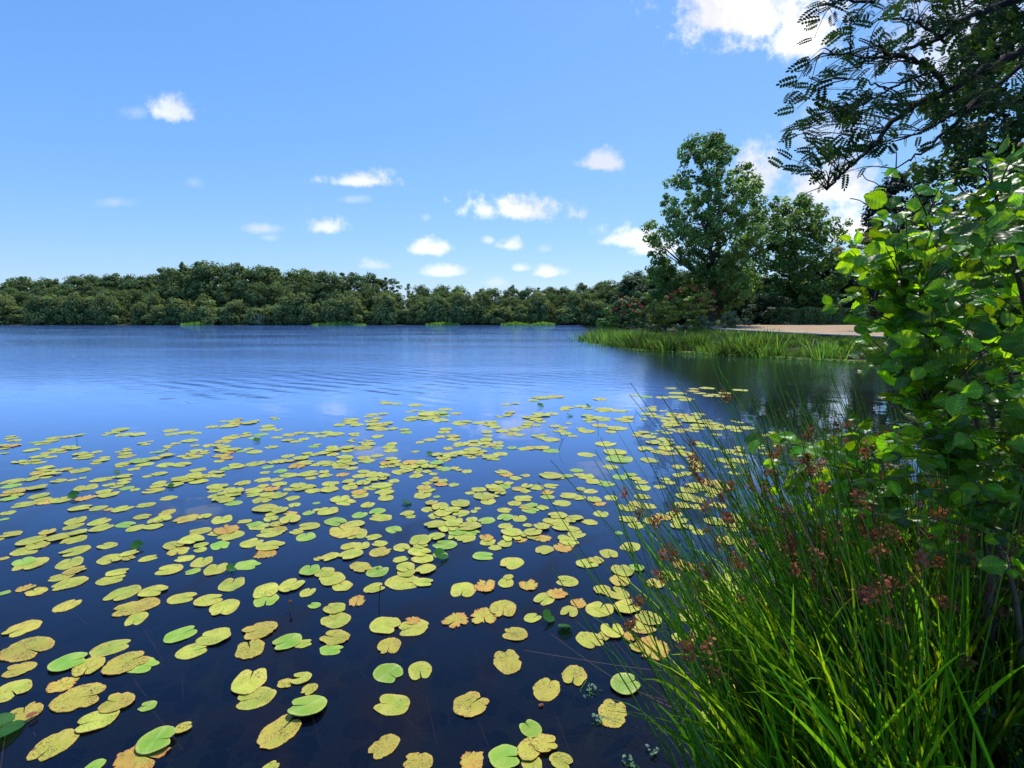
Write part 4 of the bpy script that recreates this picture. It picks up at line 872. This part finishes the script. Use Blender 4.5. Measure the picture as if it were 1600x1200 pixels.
# ------------------------------------------------------------------ locust tree overhanging from the right
ltb = np.array([7.2, 6.6, hz(7.2, 6.6)])
lr = empty('locust_tree', ltb, 'dark overhanging locust branches with feathery leaves in the upper right corner', 'tree')
wood = MB(); lf = MB(); limbs_ = []
def zoomp(pts, Y0, Y1):
    n = len(pts); return [at(1200 + x / 3, y / 3, Y0 + (Y1 - Y0) * k / (n - 1)) for k, (x, y) in enumerate(pts)]
LA_ = [([(1500, 130), (1200, 235), (1050, 310), (850, 430), (740, 465), (660, 510), (580, 570), (530, 640), (480, 700), (400, 765), (330, 830), (275, 890)], 5.8, 4.6, .055, .008),
       ([(1500, -120), (1150, 0), (1000, 50), (900, 100), (820, 160), (760, 200), (640, 235), (580, 265), (480, 268), (250, 250)], 5.6, 4.4, .045, .005),
       ([(520, 210), (570, 260), (640, 275), (730, 300), (790, 360), (840, 425)], 4.8, 5.2, .012, .028),
       ([(1400, 200), (1150, 340), (1000, 450), (850, 540), (780, 590), (690, 635), (600, 660)], 6., 5.2, .04, .006),
       ([(1000, 450), (850, 600), (760, 680), (690, 730), (600, 790)], 5.7, 5.2, .022, .006),
       ([(800, 350), (700, 360), (600, 400), (530, 440), (450, 490), (380, 520)], 5.0, 4.6, .014, .005),
       ([(500, 10), (350, 0), (300, 15), (230, 30)], 4.8, 4.5, .012, .006), ([(1300, -250), (900, -150), (600, -60), (480, 5), (420, 60)], 5.4, 4.6, .03, .006),
       ([(620, 80), (700, 110), (770, 150), (830, 200)], 4.6, 5.0, .006, .014), ([(380, 370), (450, 375), (520, 395), (550, 420)], 4.5, 4.7, .004, .008),
       ([(1290, -60), (1000, -260), (800, -420), (600, -500)], 6.2, 5.0, .05, .01), ([(1500, -300), (1250, -600), (1100, -900)], 6.4, 6.5, .06, .012)]
trunkP = curve([ltb + [0, 0, -.3], ltb + [-.05, 0, 2], ltb + [-.1, -.1, 4], ltb + [.1, 0, 6.5], ltb + [.3, .3, 9]], 6)
tube(wood, trunkP - ltb, np.interp(np.linspace(0, 1, len(trunkP)), [0, .1, 1], [.24, .19, .06]), 9)
for pts, y0, y1, r0, r1 in LA_:
    P = zoomp(pts, y0, y1)
    if pts[0][0] >= 1290:
        zc = P[0][2] - .5; tj = trunkP[np.argmin(abs(trunkP[:, 2] - zc))]; P = [tj, (tj + P[0]) / 2 + [0, 0, .15]] + P
    P = curve(P, 5); P[2:-2] += rng.normal(0, .012, (len(P) - 4, 3)); tube(wood, P - ltb, np.linspace(r0, r1, len(P)) , 6); limbs_.append(P)
P = zoomp([(290, 872), (240, 882), (180, 905), (120, 942)], 4.6, 4.3); tube(wood, curve(P, 4) - ltb, np.linspace(.005, .0022, len(curve(P, 4))), 4)
for pts, Y in (([(385, 930), (430, 940), (470, 965)], 4.), ([(440, 810), (460, 840), (500, 855), (520, 870)], 3.8), ([(320, 1040), (345, 1080), (360, 1110), (400, 1130)], 5.)):
    P = zoomp(pts, Y, Y); tube(wood, curve(P, 4) - ltb, .0035, 4)
LLV = np.array([(0, 0, 0), (.26, .3, .04), (.25, .72, .03), (0, 1, 0), (-.25, .72, .03), (-.26, .3, .04)]); LLF = [(0, 1, 2, 3), (0, 3, 4, 5)]
cv, cf, cn = [], [], 0                                               # one feathery compound leaf, length 1
for k in range(6):
    for sd in (-1, 1):
        a = R(64) * sd; c_, s_ = math.cos(-a), math.sin(-a); sz = .30 * (1 - .35 * abs(k / 5 - .45))
        v = LLV * sz; v = np.stack([v[:, 0] * c_ - v[:, 1] * s_, v[:, 0] * s_ + v[:, 1] * c_, v[:, 2]], 1) + [0.012 * sd, .16 + k * .145, -.10 * (k / 5) ** 2]
        cv.append(v); cf += [tuple(np.array(f) + cn) for f in LLF]; cn += 6
v = LLV * .24 + [0, .97, -.1]; cv.append(v); cf += [tuple(np.array(f) + cn) for f in LLF]; cn += 6
cv.append(np.array([(-.006, 0, 0), (.006, 0, 0), (.004, .97, -.1), (-.004, .97, -.1)])); cf.append(tuple(np.arange(4) + cn))
cv = np.concatenate(cv)
leaf_ok = [(235, -80), (215, 100), (225, 220), (330, 260), (300, 320), (130, 330), (125, 440), (160, 500), (165, 560), (80, 610), (95, 650), (140, 700), (50, 800), (70, 830), (150, 790), (200, 850), (330, 850), (360, 790), (470, 760), (560, 760), (640, 790), (760, 780), (900, 700), (1300, 600), (1300, -80)]
P_, N_, A_, S_, T_ = [], [], [], [], []
allp = np.concatenate(limbs_)
tries = 0; ntw = 0
want = [at(a, b, rng.uniform(4.3, 4.9)) for a, b in ((1250, 122), (1238, 142), (1262, 148), (1245, 170), (1232, 205), (1255, 205), (1224, 262), (1240, 250), (1262, 262), (1285, 268), (1300, 250), (1275, 232), (1262, 225), (1300, 215), (1282, 180), (1272, 60), (1280, 35), (1268, 90), (1330, 245), (1300, 20), (1310, 100), (1320, 170))]
while ntw < 190 and tries < 8000:
    tries += 1
    zx, zy = rng.uniform(60, 1300), rng.uniform(-60, 850)
    if not want and not in_poly(leaf_ok, zx, zy): continue
    tip = want.pop() if want else at(1200 + zx / 3, zy / 3, rng.uniform(4.2, 6.2))
    d = np.linalg.norm(allp - tip, axis=1); k = np.argmin(d + .5 * np.maximum(0, tip[0] - allp[:, 0] + .1))
    if d[k] > 1.1: continue
    root = allp[k]; L0 = np.linalg.norm(tip - root)
    Q = curve([root, (root + tip) / 2 + [0, 0, .06], tip], 5); tube(wood, Q - ltb, np.linspace(.006, .002, len(Q)), 4); ntw += 1
    D = norm(tip - root)
    for f in np.arange(1, .15, -.10 / max(L0, .2)):
        p = root + (tip - root) * f + [0, 0, .24 * f * (1 - f)]
        a = norm(D * .5 + rng.normal(0, .6, 3) + [-.25, 0, -.30]); P_.append(p - ltb); A_.append(a); N_.append(norm(np.array([-.2, -.9, .8]) + rng.normal(0, .55, 3))); S_.append(rng.uniform(.10, .175)); T_.append(rng.uniform(.6, 1.5))
# upper crown, mostly above the frame
for _ in range(500):
    c = allp[rng.integers(len(allp))] if rng.random() < .3 else np.array([rng.uniform(6.5, 9), rng.uniform(8.5, 10.5), rng.uniform(7.4, 9.4)])
    if c[2] < 6: continue
    p = c + rng.normal(0, .3, 3); P_.append(p - ltb); A_.append(rng.normal(size=3)); N_.append(norm(np.array([0, 0, 1.]) + rng.normal(0, .5, 3))); S_.append(rng.uniform(.16, .24)); T_.append(rng.uniform(.6, 1.3))
scatter(lf, cv, cf, np.array(P_), np.array(N_), np.array(S_), A=np.array(A_), tint=np.array(T_))
lf.build('foliage', M['locust'], lr); wood.build('branches', M['darkbark'], lr, smooth=True)
# broad dark tree behind it
tree_px('broad_tree', 'massive dark broadleaf tree filling the background of the upper right corner', 'tree', 17, 1690,
        [(-330, 1640, 1760), (-250, 1560, 1850), (-120, 1525, 1900), (0, 1530, 1920), (60, 1500, 1930), (120, 1480, 1930), (180, 1462, 1930), (235, 1448, 1930), (262, 1452, 1930), (290, 1480, 1900), (340, 1500, 1900), (420, 1520, 1880)],
        ncl=620, nleaf=75, lsize=.16, cr=.50, mat=M['backtree'], trunk_r=.35, limbs=120, tv=LH_V, tf=LH_F, edge=.42, bark='darkbark')
# shaded undergrowth on the bank behind the alder
tree_px('shade_bush', 'dark shaded undergrowth behind the alder and above the rushes at the right edge', 'bush', 5.6, 1680,
        [(330, 1560, 1800), (380, 1490, 1880), (480, 1460, 1900), (600, 1465, 1900), (700, 1470, 1900), (800, 1480, 1900)],
        ncl=300, nleaf=60, lsize=.085, cr=.22, mat=M['backtree'], trunk_r=.05, limbs=40, tv=LH_V, tf=LH_F, edge=.4, bark='darkbark', stems=3)
tree_px('shade_bush', 'lower dark undergrowth in the black shade just above the lower right grass', 'bush', 3.6, 1640,
        [(640, 1560, 1780), (720, 1500, 1850), (820, 1475, 1850), (900, 1470, 1850)],
        ncl=160, nleaf=60, lsize=.07, cr=.15, mat=M['backtree'], trunk_r=.03, limbs=30, tv=LH_V, tf=LH_F, edge=.4, bark='darkbark', stems=3)
# ------------------------------------------------------------------ rushes and grass on the bank
FLV = LH_V
def rush_tussock(bx, by, n, Lm, dirs, label, heads, spread=.16):
    bz = hz(bx, by); rt = empty('rush_tussock', (bx, by, bz), label, 'rushes', 'rush tussocks on the near bank')
    st = MB(); fl = MB(); dr = MB()
    for k in range(int(n * 1.5)):
        b = np.array([rng.normal(0, spread), rng.normal(0, spread), -.05]); ln = Lm * 1.3 * rng.uniform(.55, 1.08)
        d = norm(np.array([dirs[0] * 1.15 + rng.normal(0, dirs[2]), dirs[1] + rng.normal(0, dirs[2]), 1.]))
        t = b + d * ln; sag = rng.uniform(.0, .10) * ln
        P = curve([b, (b + t) / 2 + [-.0, 0, sag * .6], t + [0, 0, -sag * .3]], 4)
        g = rng.uniform(.6, 1.4); dry = rng.random() < .16
        (tube(dr, P, np.linspace(.0032, .0013, len(P)), 3, tint=g) if dry else tube(st, P, np.linspace(.0050, .0019, len(P)), 3, tint=(g * rng.uniform(.8, 1.3), g, g * .8)))
        if rng.random() < heads * .6:
            q = P[int(len(P) * rng.uniform(.62, .86))]
            m = int(rng.integers(24, 56)); c = q + rng.normal(0, .006, 3); cc = c + np.concatenate([rng.normal(0, .014, (m, 2)), rng.normal(.004, .013, (m, 1))], 1)
            sub = rng.random(m) < .3; cc[sub] += np.array([rng.normal(0, .014), rng.normal(0, .014), .02])
            fl = MB(); scatter(fl, FLV * [1.5, 1, 1], LH_F, cc - q, rng.normal(size=(m, 3)), rng.uniform(.008, .016, m), tint=np.full(m, rng.uniform(.7, 1.5)) * rng.uniform(.7, 1.3, m)); fl.build('flower_head', M['rushflower'], rt).location = q
    st.build('stems', M['rush'], rt, smooth=True)
    if dr.V: dr.build('dry_stems', M['dry'], rt, smooth=True)
def grass_tuft(bx, by, n, Lm, w, dirs, label, spread=.2, mat='blade', lo=.25, hi=1.5):
    bz = hz(bx, by); rt = None
    b = np.stack([rng.normal(0, spread, n), rng.normal(0, spread, n), np.full(n, -.05)], 1)
    ln = Lm * 1.12 * rng.uniform(.35, 1.05, n); d = norm(np.stack([dirs[0] * 1.5 + rng.normal(0, dirs[2], n), dirs[1] + rng.normal(0, dirs[2], n), np.ones(n)], 1))
    tip = b + d * ln[:, None]; tip[:, 2] -= ln * rng.uniform(0, .25, n)
    g = np.where(rng.random(n) < .48, rng.uniform(.6, 1., n) * hi, rng.uniform(1., 2.2, n) * lo); T = np.stack([g * rng.uniform(.8, 1.4, n), g, g * .8], 1)
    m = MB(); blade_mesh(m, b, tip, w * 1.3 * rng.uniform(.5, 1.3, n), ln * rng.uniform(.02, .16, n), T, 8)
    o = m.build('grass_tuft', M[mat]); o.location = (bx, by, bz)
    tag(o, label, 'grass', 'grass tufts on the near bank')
G = lambda px, py, z: ground(px, py, z)[:2]
for (px, py), n, Lm, dirs, lab, hd, sp in (
    ((1130, 1250), 34, 1.05, (-.30, .15, .22), 'thin leftmost rush tussock leaning over the pads at the bottom edge', .35, .10),
    ((1210, 1170), 66, 1.25, (-.38, .18, .20), 'rush tussock left of the brightest grass blades, leaning left', .45, .13),
    ((1300, 1090), 120, 1.35, (-.40, .15, .18), 'dense rush tussock with many brown heads crossing the far water', .55, .15),
    ((1390, 1010), 110, 1.25, (-.30, .12, .18), 'rush tussock in front of the low alder leaves', .6, .15),
    ((1330, 1200), 90, 1.15, (-.28, .10, .20), 'rush tussock at the bottom edge behind the bright grass', .4, .15),
    ((1450, 1120), 80, 1.1, (-.18, .06, .18), 'rush tussock right of the bright grass with the reddest flower heads', .8, .15),
    ((1530, 1040), 40, 1.0, (-.10, .05, .16), 'sparse rush tussock beneath the dark shade of the alder', .5, .14)):
    b = G(px + 35, py, .35); rush_tussock(b[0], b[1], n, Lm, dirs, lab, hd, sp)
for (px, py), n, Lm, w, dirs, lab, sp in (
    ((1180, 1210), 170, .62, .010, (-.35, .12, .35), 'low grass tuft at the bottom edge nearest the lily pads', .13),
    ((1260, 1110), 240, .85, .011, (-.38, .15, .25), 'bright grass tuft between the two left rush tussocks', .15),
    ((1340, 1030), 260, .90, .011, (-.32, .12, .25), 'bright grass tuft at the foot of the dense rush tussock', .16),
    ((1300, 1210), 280, .80, .013, (-.35, .10, .28), 'brightest broad bladed grass tuft at the bottom', .17),
    ((1420, 1130), 280, .85, .014, (-.25, .05, .28), 'broad bladed grass tuft right of the brightest one', .17),
    ((1440, 960), 200, .85, .010, (-.25, .1, .25), 'grass tuft reaching up to the alder leaves', .16),
    ((1520, 1190), 240, .75, .015, (-.15, .0, .35), 'shaded green grass tuft in the lower right corner', .18),
    ((1540, 1060), 160, .80, .012, (-.12, .05, .28), 'shaded grass tuft below the alder bush', .18),
    ((1620, 1150), 160, .8, .016, (-.1, .0, .3), 'grass tuft cut by the right edge of the picture', .2),
    ((1390, 1260), 200, .75, .013, (-.3, .05, .3), 'grass tuft cut by the bottom edge, right of the middle of the bank', .18),
    ((1240, 1290), 160, .62, .012, (-.3, .1, .3), 'grass tuft cut by the bottom edge below the leftmost rushes', .16)):
    b = G(px + (25 if px < 1300 else 0), py, .35); dk = .30 if px > 1500 else 1.; Lm *= (.95 if px < 1250 else 1.25) if px < 1460 else .9; n = int(n * (.6 if px < 1250 else 1.15)); grass_tuft(b[0], b[1], n, Lm, w, dirs, lab, sp, lo=.25 * dk, hi=1.6 * dk)  # rightmost tufts tinted dark: shade under the alder painted into the blades
gxy = np.stack([rng.uniform(-.5, 6, 16000), rng.uniform(.6, 6.5, 16000)], 1); gh = height(gxy[:, 0], gxy[:, 1]); gxy = gxy[gh > .08]; gh = gh[gh > .08]; n = len(gxy)
b = np.column_stack([gxy, gh - .02]); ln = rng.uniform(.08, .26, n); m = MB(); g = rng.uniform(.3, 1.1, n)
blade_mesh(m, b, b + np.column_stack([rng.normal(-.2, .35, n) * ln, rng.normal(0, .35, n) * ln, ln]), rng.uniform(.004, .009, n), ln * .1, np.stack([g * rng.uniform(.8, 1.7, n), g, g * .8], 1), 4)
tag(m.build('bank_grass', M['blade']), 'short rough grass covering the near bank between the rushes', 'grass', kind='stuff')
# long dry stems straggling over the water
def dry_stem(pts, label, r=.0022, mat='dry'):
    P = [at(*p) if len(p) == 3 else None for p in pts]; P = curve(P, 6); m = MB(); tube(m, P, np.linspace(r, r * .5, len(P)), 4)
    tag(m.build('dry_stem', M[mat], smooth=True, loc=P[0]), label, 'stem', 'long dry stems straggling over the water')
for pts, lab, mt in (
    ([(1330, 1120, 2.3), (1150, 1062, 2.5), (980, 1042, 2.9), (818, 1016, 3.2)], 'long pale pink dry stem lying far out over the pads', 'dry'),
    ([(1250, 1150, 2.4), (1150, 1010, 2.6), (1060, 900, 2.8), (1003, 785, 3.0)], 'green brown stem arching up left beside the withered pads', 'rush'),
    ([(1260, 1130, 2.4), (1150, 980, 2.6), (1000, 850, 3.0), (880, 745, 3.3)], 'longest stem reaching up left over the blue water', 'rush'),
    ([(1240, 1100, 2.4), (1140, 950, 2.6), (1050, 810, 2.8), (960, 668, 3.0)], 'tall stem whose tip stands against the far pads', 'rush'),
    ([(1200, 1190, 2.5), (1120, 1150, 2.6), (1020, 1075, 2.8), (900, 970, 3.1)], 'brown stem slanting across the flecked pads', 'rush'),
    ([(1130, 1190, 2.6), (1050, 1150, 2.65), (960, 1145, 2.7), (880, 1152, 2.75)], 'low green stem lying near the bottom edge', 'rush'),
    ([(920, 1174, 2.7), (970, 1150, 2.75), (1030, 1115, 2.8), (1090, 1070, 2.85)], 'short reddish stem crossing the low green one', 'dry'),
    ([(1290, 1190, 2.3), (1150, 1140, 2.5), (1070, 1105, 2.6), (1010, 1085, 2.8)], 'pale stem beside the smooth pale green pad', 'dry'),
    ([(1080, 950, 2.9), (1050, 880, 3.0), (1020, 820, 3.1), (1000, 783, 3.2)], 'white bleached stem standing above the middle pads', 'dry'),
    ([(1150, 1180, 2.5), (1040, 1110, 2.7), (1000, 1050, 2.8), (960, 1000, 2.9)], 'pale stem crossing the cluster of withered pads', 'dry'),
    ([(1250, 1180, 2.3), (1120, 1090, 2.5), (1010, 960, 2.8), (925, 860, 3.1)], 'thin brown stem parallel to the longest one', 'dry'),
    ([(1230, 1198, 2.4), (1100, 1130, 2.5), (960, 1060, 2.8), (860, 990, 3.0)], 'faint brown stem low over the darkest water', 'dry')):
    dry_stem(pts, lab, mat=mt)
# broad leaved herb in the corner
def herb(px, py, z, n, size, label, mat='weed'):
    b = np.append(G(px, py, z), z); b[2] = hz(b[0], b[1]); rt = empty('herb', b, label, 'plant'); lv = MB(); st = MB()
    for s in range(5):
        tip = np.array([rng.normal(0, .10), rng.normal(0, .10), rng.uniform(.18, .36)]); Q = curve([(0, 0, -.02), tip * .5, tip], 4); tube(st, Q, .003, 4)
        P = np.array([tip * f for f in np.linspace(.35, 1, n)]); a = norm(np.stack([rng.normal(size=n), rng.normal(size=n), .3 + 0 * P[:, 0]], 1))
        scatter(lv, AV, AF, P, norm(np.array([-.1, -.3, 1.]) + rng.normal(0, .3, (n, 3))), size * rng.uniform(.6, 1.1, n), A=a, tint=rng.uniform(.5, .9, n), ttint=AT)
    lv.build('leaves', M[mat], rt, smooth=True); st.build('stems', M['rush'], rt)
herb(1570, 1215, .45, 5, .075, 'grey green broad leaved herb in the lower right corner')
herb(1500, 1000, .45, 5, .08, 'dark low herb in the deep shade under the alder', 'hedge')
herb(1590, 960, .45, 6, .09, 'shaded broad leaved herb at the right edge below the alder', 'hedge')
# ------------------------------------------------------------------ sky, sun, camera
w = bpy.data.worlds.new('World'); bpy.context.scene.world = w; w.use_nodes = True; t = w.node_tree; t.nodes.clear()
wo = N(t, 'ShaderNodeOutputWorld'); bg = N(t, 'ShaderNodeBackground'); bg.inputs[1].default_value = .12
sky = N(t, 'ShaderNodeTexSky'); sky.sky_type = 'NISHITA'; sky.sun_disc = False; sky.sun_elevation = SUN_EL; sky.sun_rotation = SUN_AZ
sky.air_density = 1.0; sky.dust_density = .35; sky.ozone_density = 2.2; sky.altitude = 0
ssp = N(t, 'ShaderNodeSeparateColor'); L(t, sky.outputs[0], ssp.inputs[0]); scb = N(t, 'ShaderNodeCombineColor')
for k, (ex, co_) in enumerate(((.96, .80), (.69, .905), (.30, 1.14))):
    L(t, math_(t, 'MULTIPLY', math_(t, 'POWER', math_(t, 'MULTIPLY', ssp.outputs[k], .12), ex), co_ / .12), scb.inputs[k])
skyc = scb.outputs[0]
tc = N(t, 'ShaderNodeTexCoord'); sx = N(t, 'ShaderNodeSeparateXYZ'); L(t, tc.outputs['Generated'], sx.inputs[0])
yy = math_(t, 'MAXIMUM', sx.outputs[1], .02)
gx_ = math_(t, 'DIVIDE', sx.outputs[0], yy); gz_ = math_(t, 'DIVIDE', sx.outputs[2], yy)
cp = N(t, 'ShaderNodeCombineXYZ'); L(t, gx_, cp.inputs[0]); L(t, gz_, cp.inputs[1])
def wn(sc, det, rough, vec, off=0.):
    n = N(t, 'ShaderNodeTexNoise'); n.inputs['Scale'].default_value = sc; n.inputs['Detail'].default_value = det; n.inputs['Roughness'].default_value = rough
    n.noise_dimensions = '4D'; n.inputs['W'].default_value = off; L(t, vec, n.inputs['Vector']); return n.outputs[0]
nA = wn(13., 8, .62, cp.outputs[0]); nB = wn(42., 5, .6, cp.outputs[0], 3.); nC = wn(5., 3, .5, cp.outputs[0], 9.)
nz_ = math_(t, 'ADD', math_(t, 'MULTIPLY', math_(t, 'SUBTRACT', nA, .5), 3.0), math_(t, 'MULTIPLY', math_(t, 'SUBTRACT', nB, .5), 1.7))
clouds = [  # photo centre, half sizes, density
 (1190, 22, 120, 80, 1., 1), (1250, 60, 60, 55, 1., 1), (1120, 30, 60, 45, .9, 1), (272, 178, 38, 22, .75, 1), (212, 176, 26, 12, .22, 0), (565, 284, 56, 15, .8, 1), (555, 311, 26, 7, .3, 0), (182, 316, 38, 9, .25, 0), (300, 286, 16, 9, .15, 0),
 (792, 332, 82, 24, .97, 1), (938, 256, 30, 20, .8, 1), (984, 377, 50, 22, .95, 1), (1030, 390, 44, 16, .8, 1), (508, 356, 36, 17, .75, 1), (412, 357, 32, 9, .5, 0), (420, 371, 16, 6, .3, 0), (674, 389, 34, 17, .85, 1), (796, 384, 19, 12, .75, 1), (763, 375, 11, 7, .5, 0), (854, 389, 14, 7, .4, 0), (590, 416, 30, 11, .5, 1),
 (692, 426, 38, 11, .7, 1), (812, 420, 17, 8, .65, 1), (858, 428, 24, 11, .8, 1), (776, 441, 22, 8, .35, 0), (665, 340, 9, 7, .25, 0), (1178, 280, 40, 52, .9, 1), (1300, 300, 66, 50, .92, 1), (1330, 360, 60, 40, .85, 1), (1240, 350, 70, 40, .55, 1), (1290, 200, 70, 40, .35, 0), (1500, 80, 120, 90, .6, 1), (1150, 440, 60, 14, .4, 0)]
acc = None
for px, py, a, b, den, flat in clouds:
    d = ray(px, py); c = (d[0] / d[1], d[2] / d[1])
    v = N(t, 'ShaderNodeVectorMath'); v.operation = 'SUBTRACT'; L(t, cp.outputs[0], v.inputs[0]); v.inputs[1].default_value = (c[0], c[1], 0)
    v2 = N(t, 'ShaderNodeVectorMath'); v2.operation = 'MULTIPLY'; L(t, v.outputs[0], v2.inputs[0]); v2.inputs[1].default_value = (FPX / a / 1.12, FPX / b, 0)
    if flat:
        s2 = N(t, 'ShaderNodeSeparateXYZ'); L(t, v2.outputs[0], s2.inputs[0]); c2 = N(t, 'ShaderNodeCombineXYZ'); L(t, s2.outputs[0], c2.inputs[0])
        L(t, math_(t, 'MAXIMUM', math_(t, 'MULTIPLY', s2.outputs[1], .8), math_(t, 'MULTIPLY', s2.outputs[1], -1.7)), c2.inputs[1]); v2 = c2
    ln = N(t, 'ShaderNodeVectorMath'); ln.operation = 'LENGTH'; L(t, v2.outputs[0], ln.inputs[0])
    f = math_(t, 'SUBTRACT', 1.0, ln.outputs['Value'])
    f = math_(t, 'ADD', f, math_(t, 'MULTIPLY', nz_, .85 if flat else .75))
    mr = N(t, 'ShaderNodeMapRange'); mr.interpolation_type = 'SMOOTHSTEP'; mr.inputs[1].default_value = -.12; mr.inputs[2].default_value = .8 if flat else 1.1; mr.inputs[4].default_value = den * (1 if a > 55 else .88); L(t, f, mr.inputs[0])
    acc = mr.outputs[0] if acc is None else math_(t, 'MAXIMUM', acc, mr.outputs[0])
front_ = math_(t, 'GREATER_THAN', sx.outputs[1], .03)
acc = math_(t, 'MULTIPLY', acc, front_)
shd = N(t, 'ShaderNodeMapRange'); shd.inputs[1].default_value = .40; shd.inputs[2].default_value = .62; L(t, nC, shd.inputs[0])
ccol = mixc(t, shd.outputs[0], (8.2, 8.0, 8.7), (11.5, 11.3, 11.3))
L(t, mixc(t, acc, skyc, ccol), bg.inputs[0]); L(t, bg.outputs[0], wo.inputs[0])
sd = bpy.data.lights.new('sun', 'SUN'); sd.energy = 4.2; sd.angle = R(.55); sd.color = (1., .955, .88)
so = bpy.data.objects.new('sun', sd); C.objects.link(so)
from mathutils import Vector, Matrix
sv = Vector((math.sin(SUN_AZ) * math.cos(SUN_EL), math.cos(SUN_AZ) * math.cos(SUN_EL), math.sin(SUN_EL)))
so.rotation_euler = sv.to_track_quat('Z', 'Y').to_euler(); so.location = sv * 30
cd = bpy.data.cameras.new('camera'); cd.lens = 18; cd.sensor_width = 36; cd.clip_end = 6000; cd.clip_start = .05
co = bpy.data.objects.new('camera', cd); C.objects.link(co); co.location = (0, 0, CAM_H); co.rotation_euler = (math.pi / 2 - TH, 0, 0)
sc = bpy.context.scene; sc.camera = co
sc.view_settings.view_transform = 'Standard'; sc.view_settings.look = 'None'; sc.view_settings.exposure = 0; sc.view_settings.gamma = 1
sc.render.engine = 'CYCLES'; sc.cycles.max_bounces = 7; sc.cycles.diffuse_bounces = 3; sc.cycles.glossy_bounces = 3; sc.cycles.transmission_bounces = 3; sc.cycles.transparent_max_bounces = 4
sc.cycles.sample_clamp_indirect = 6
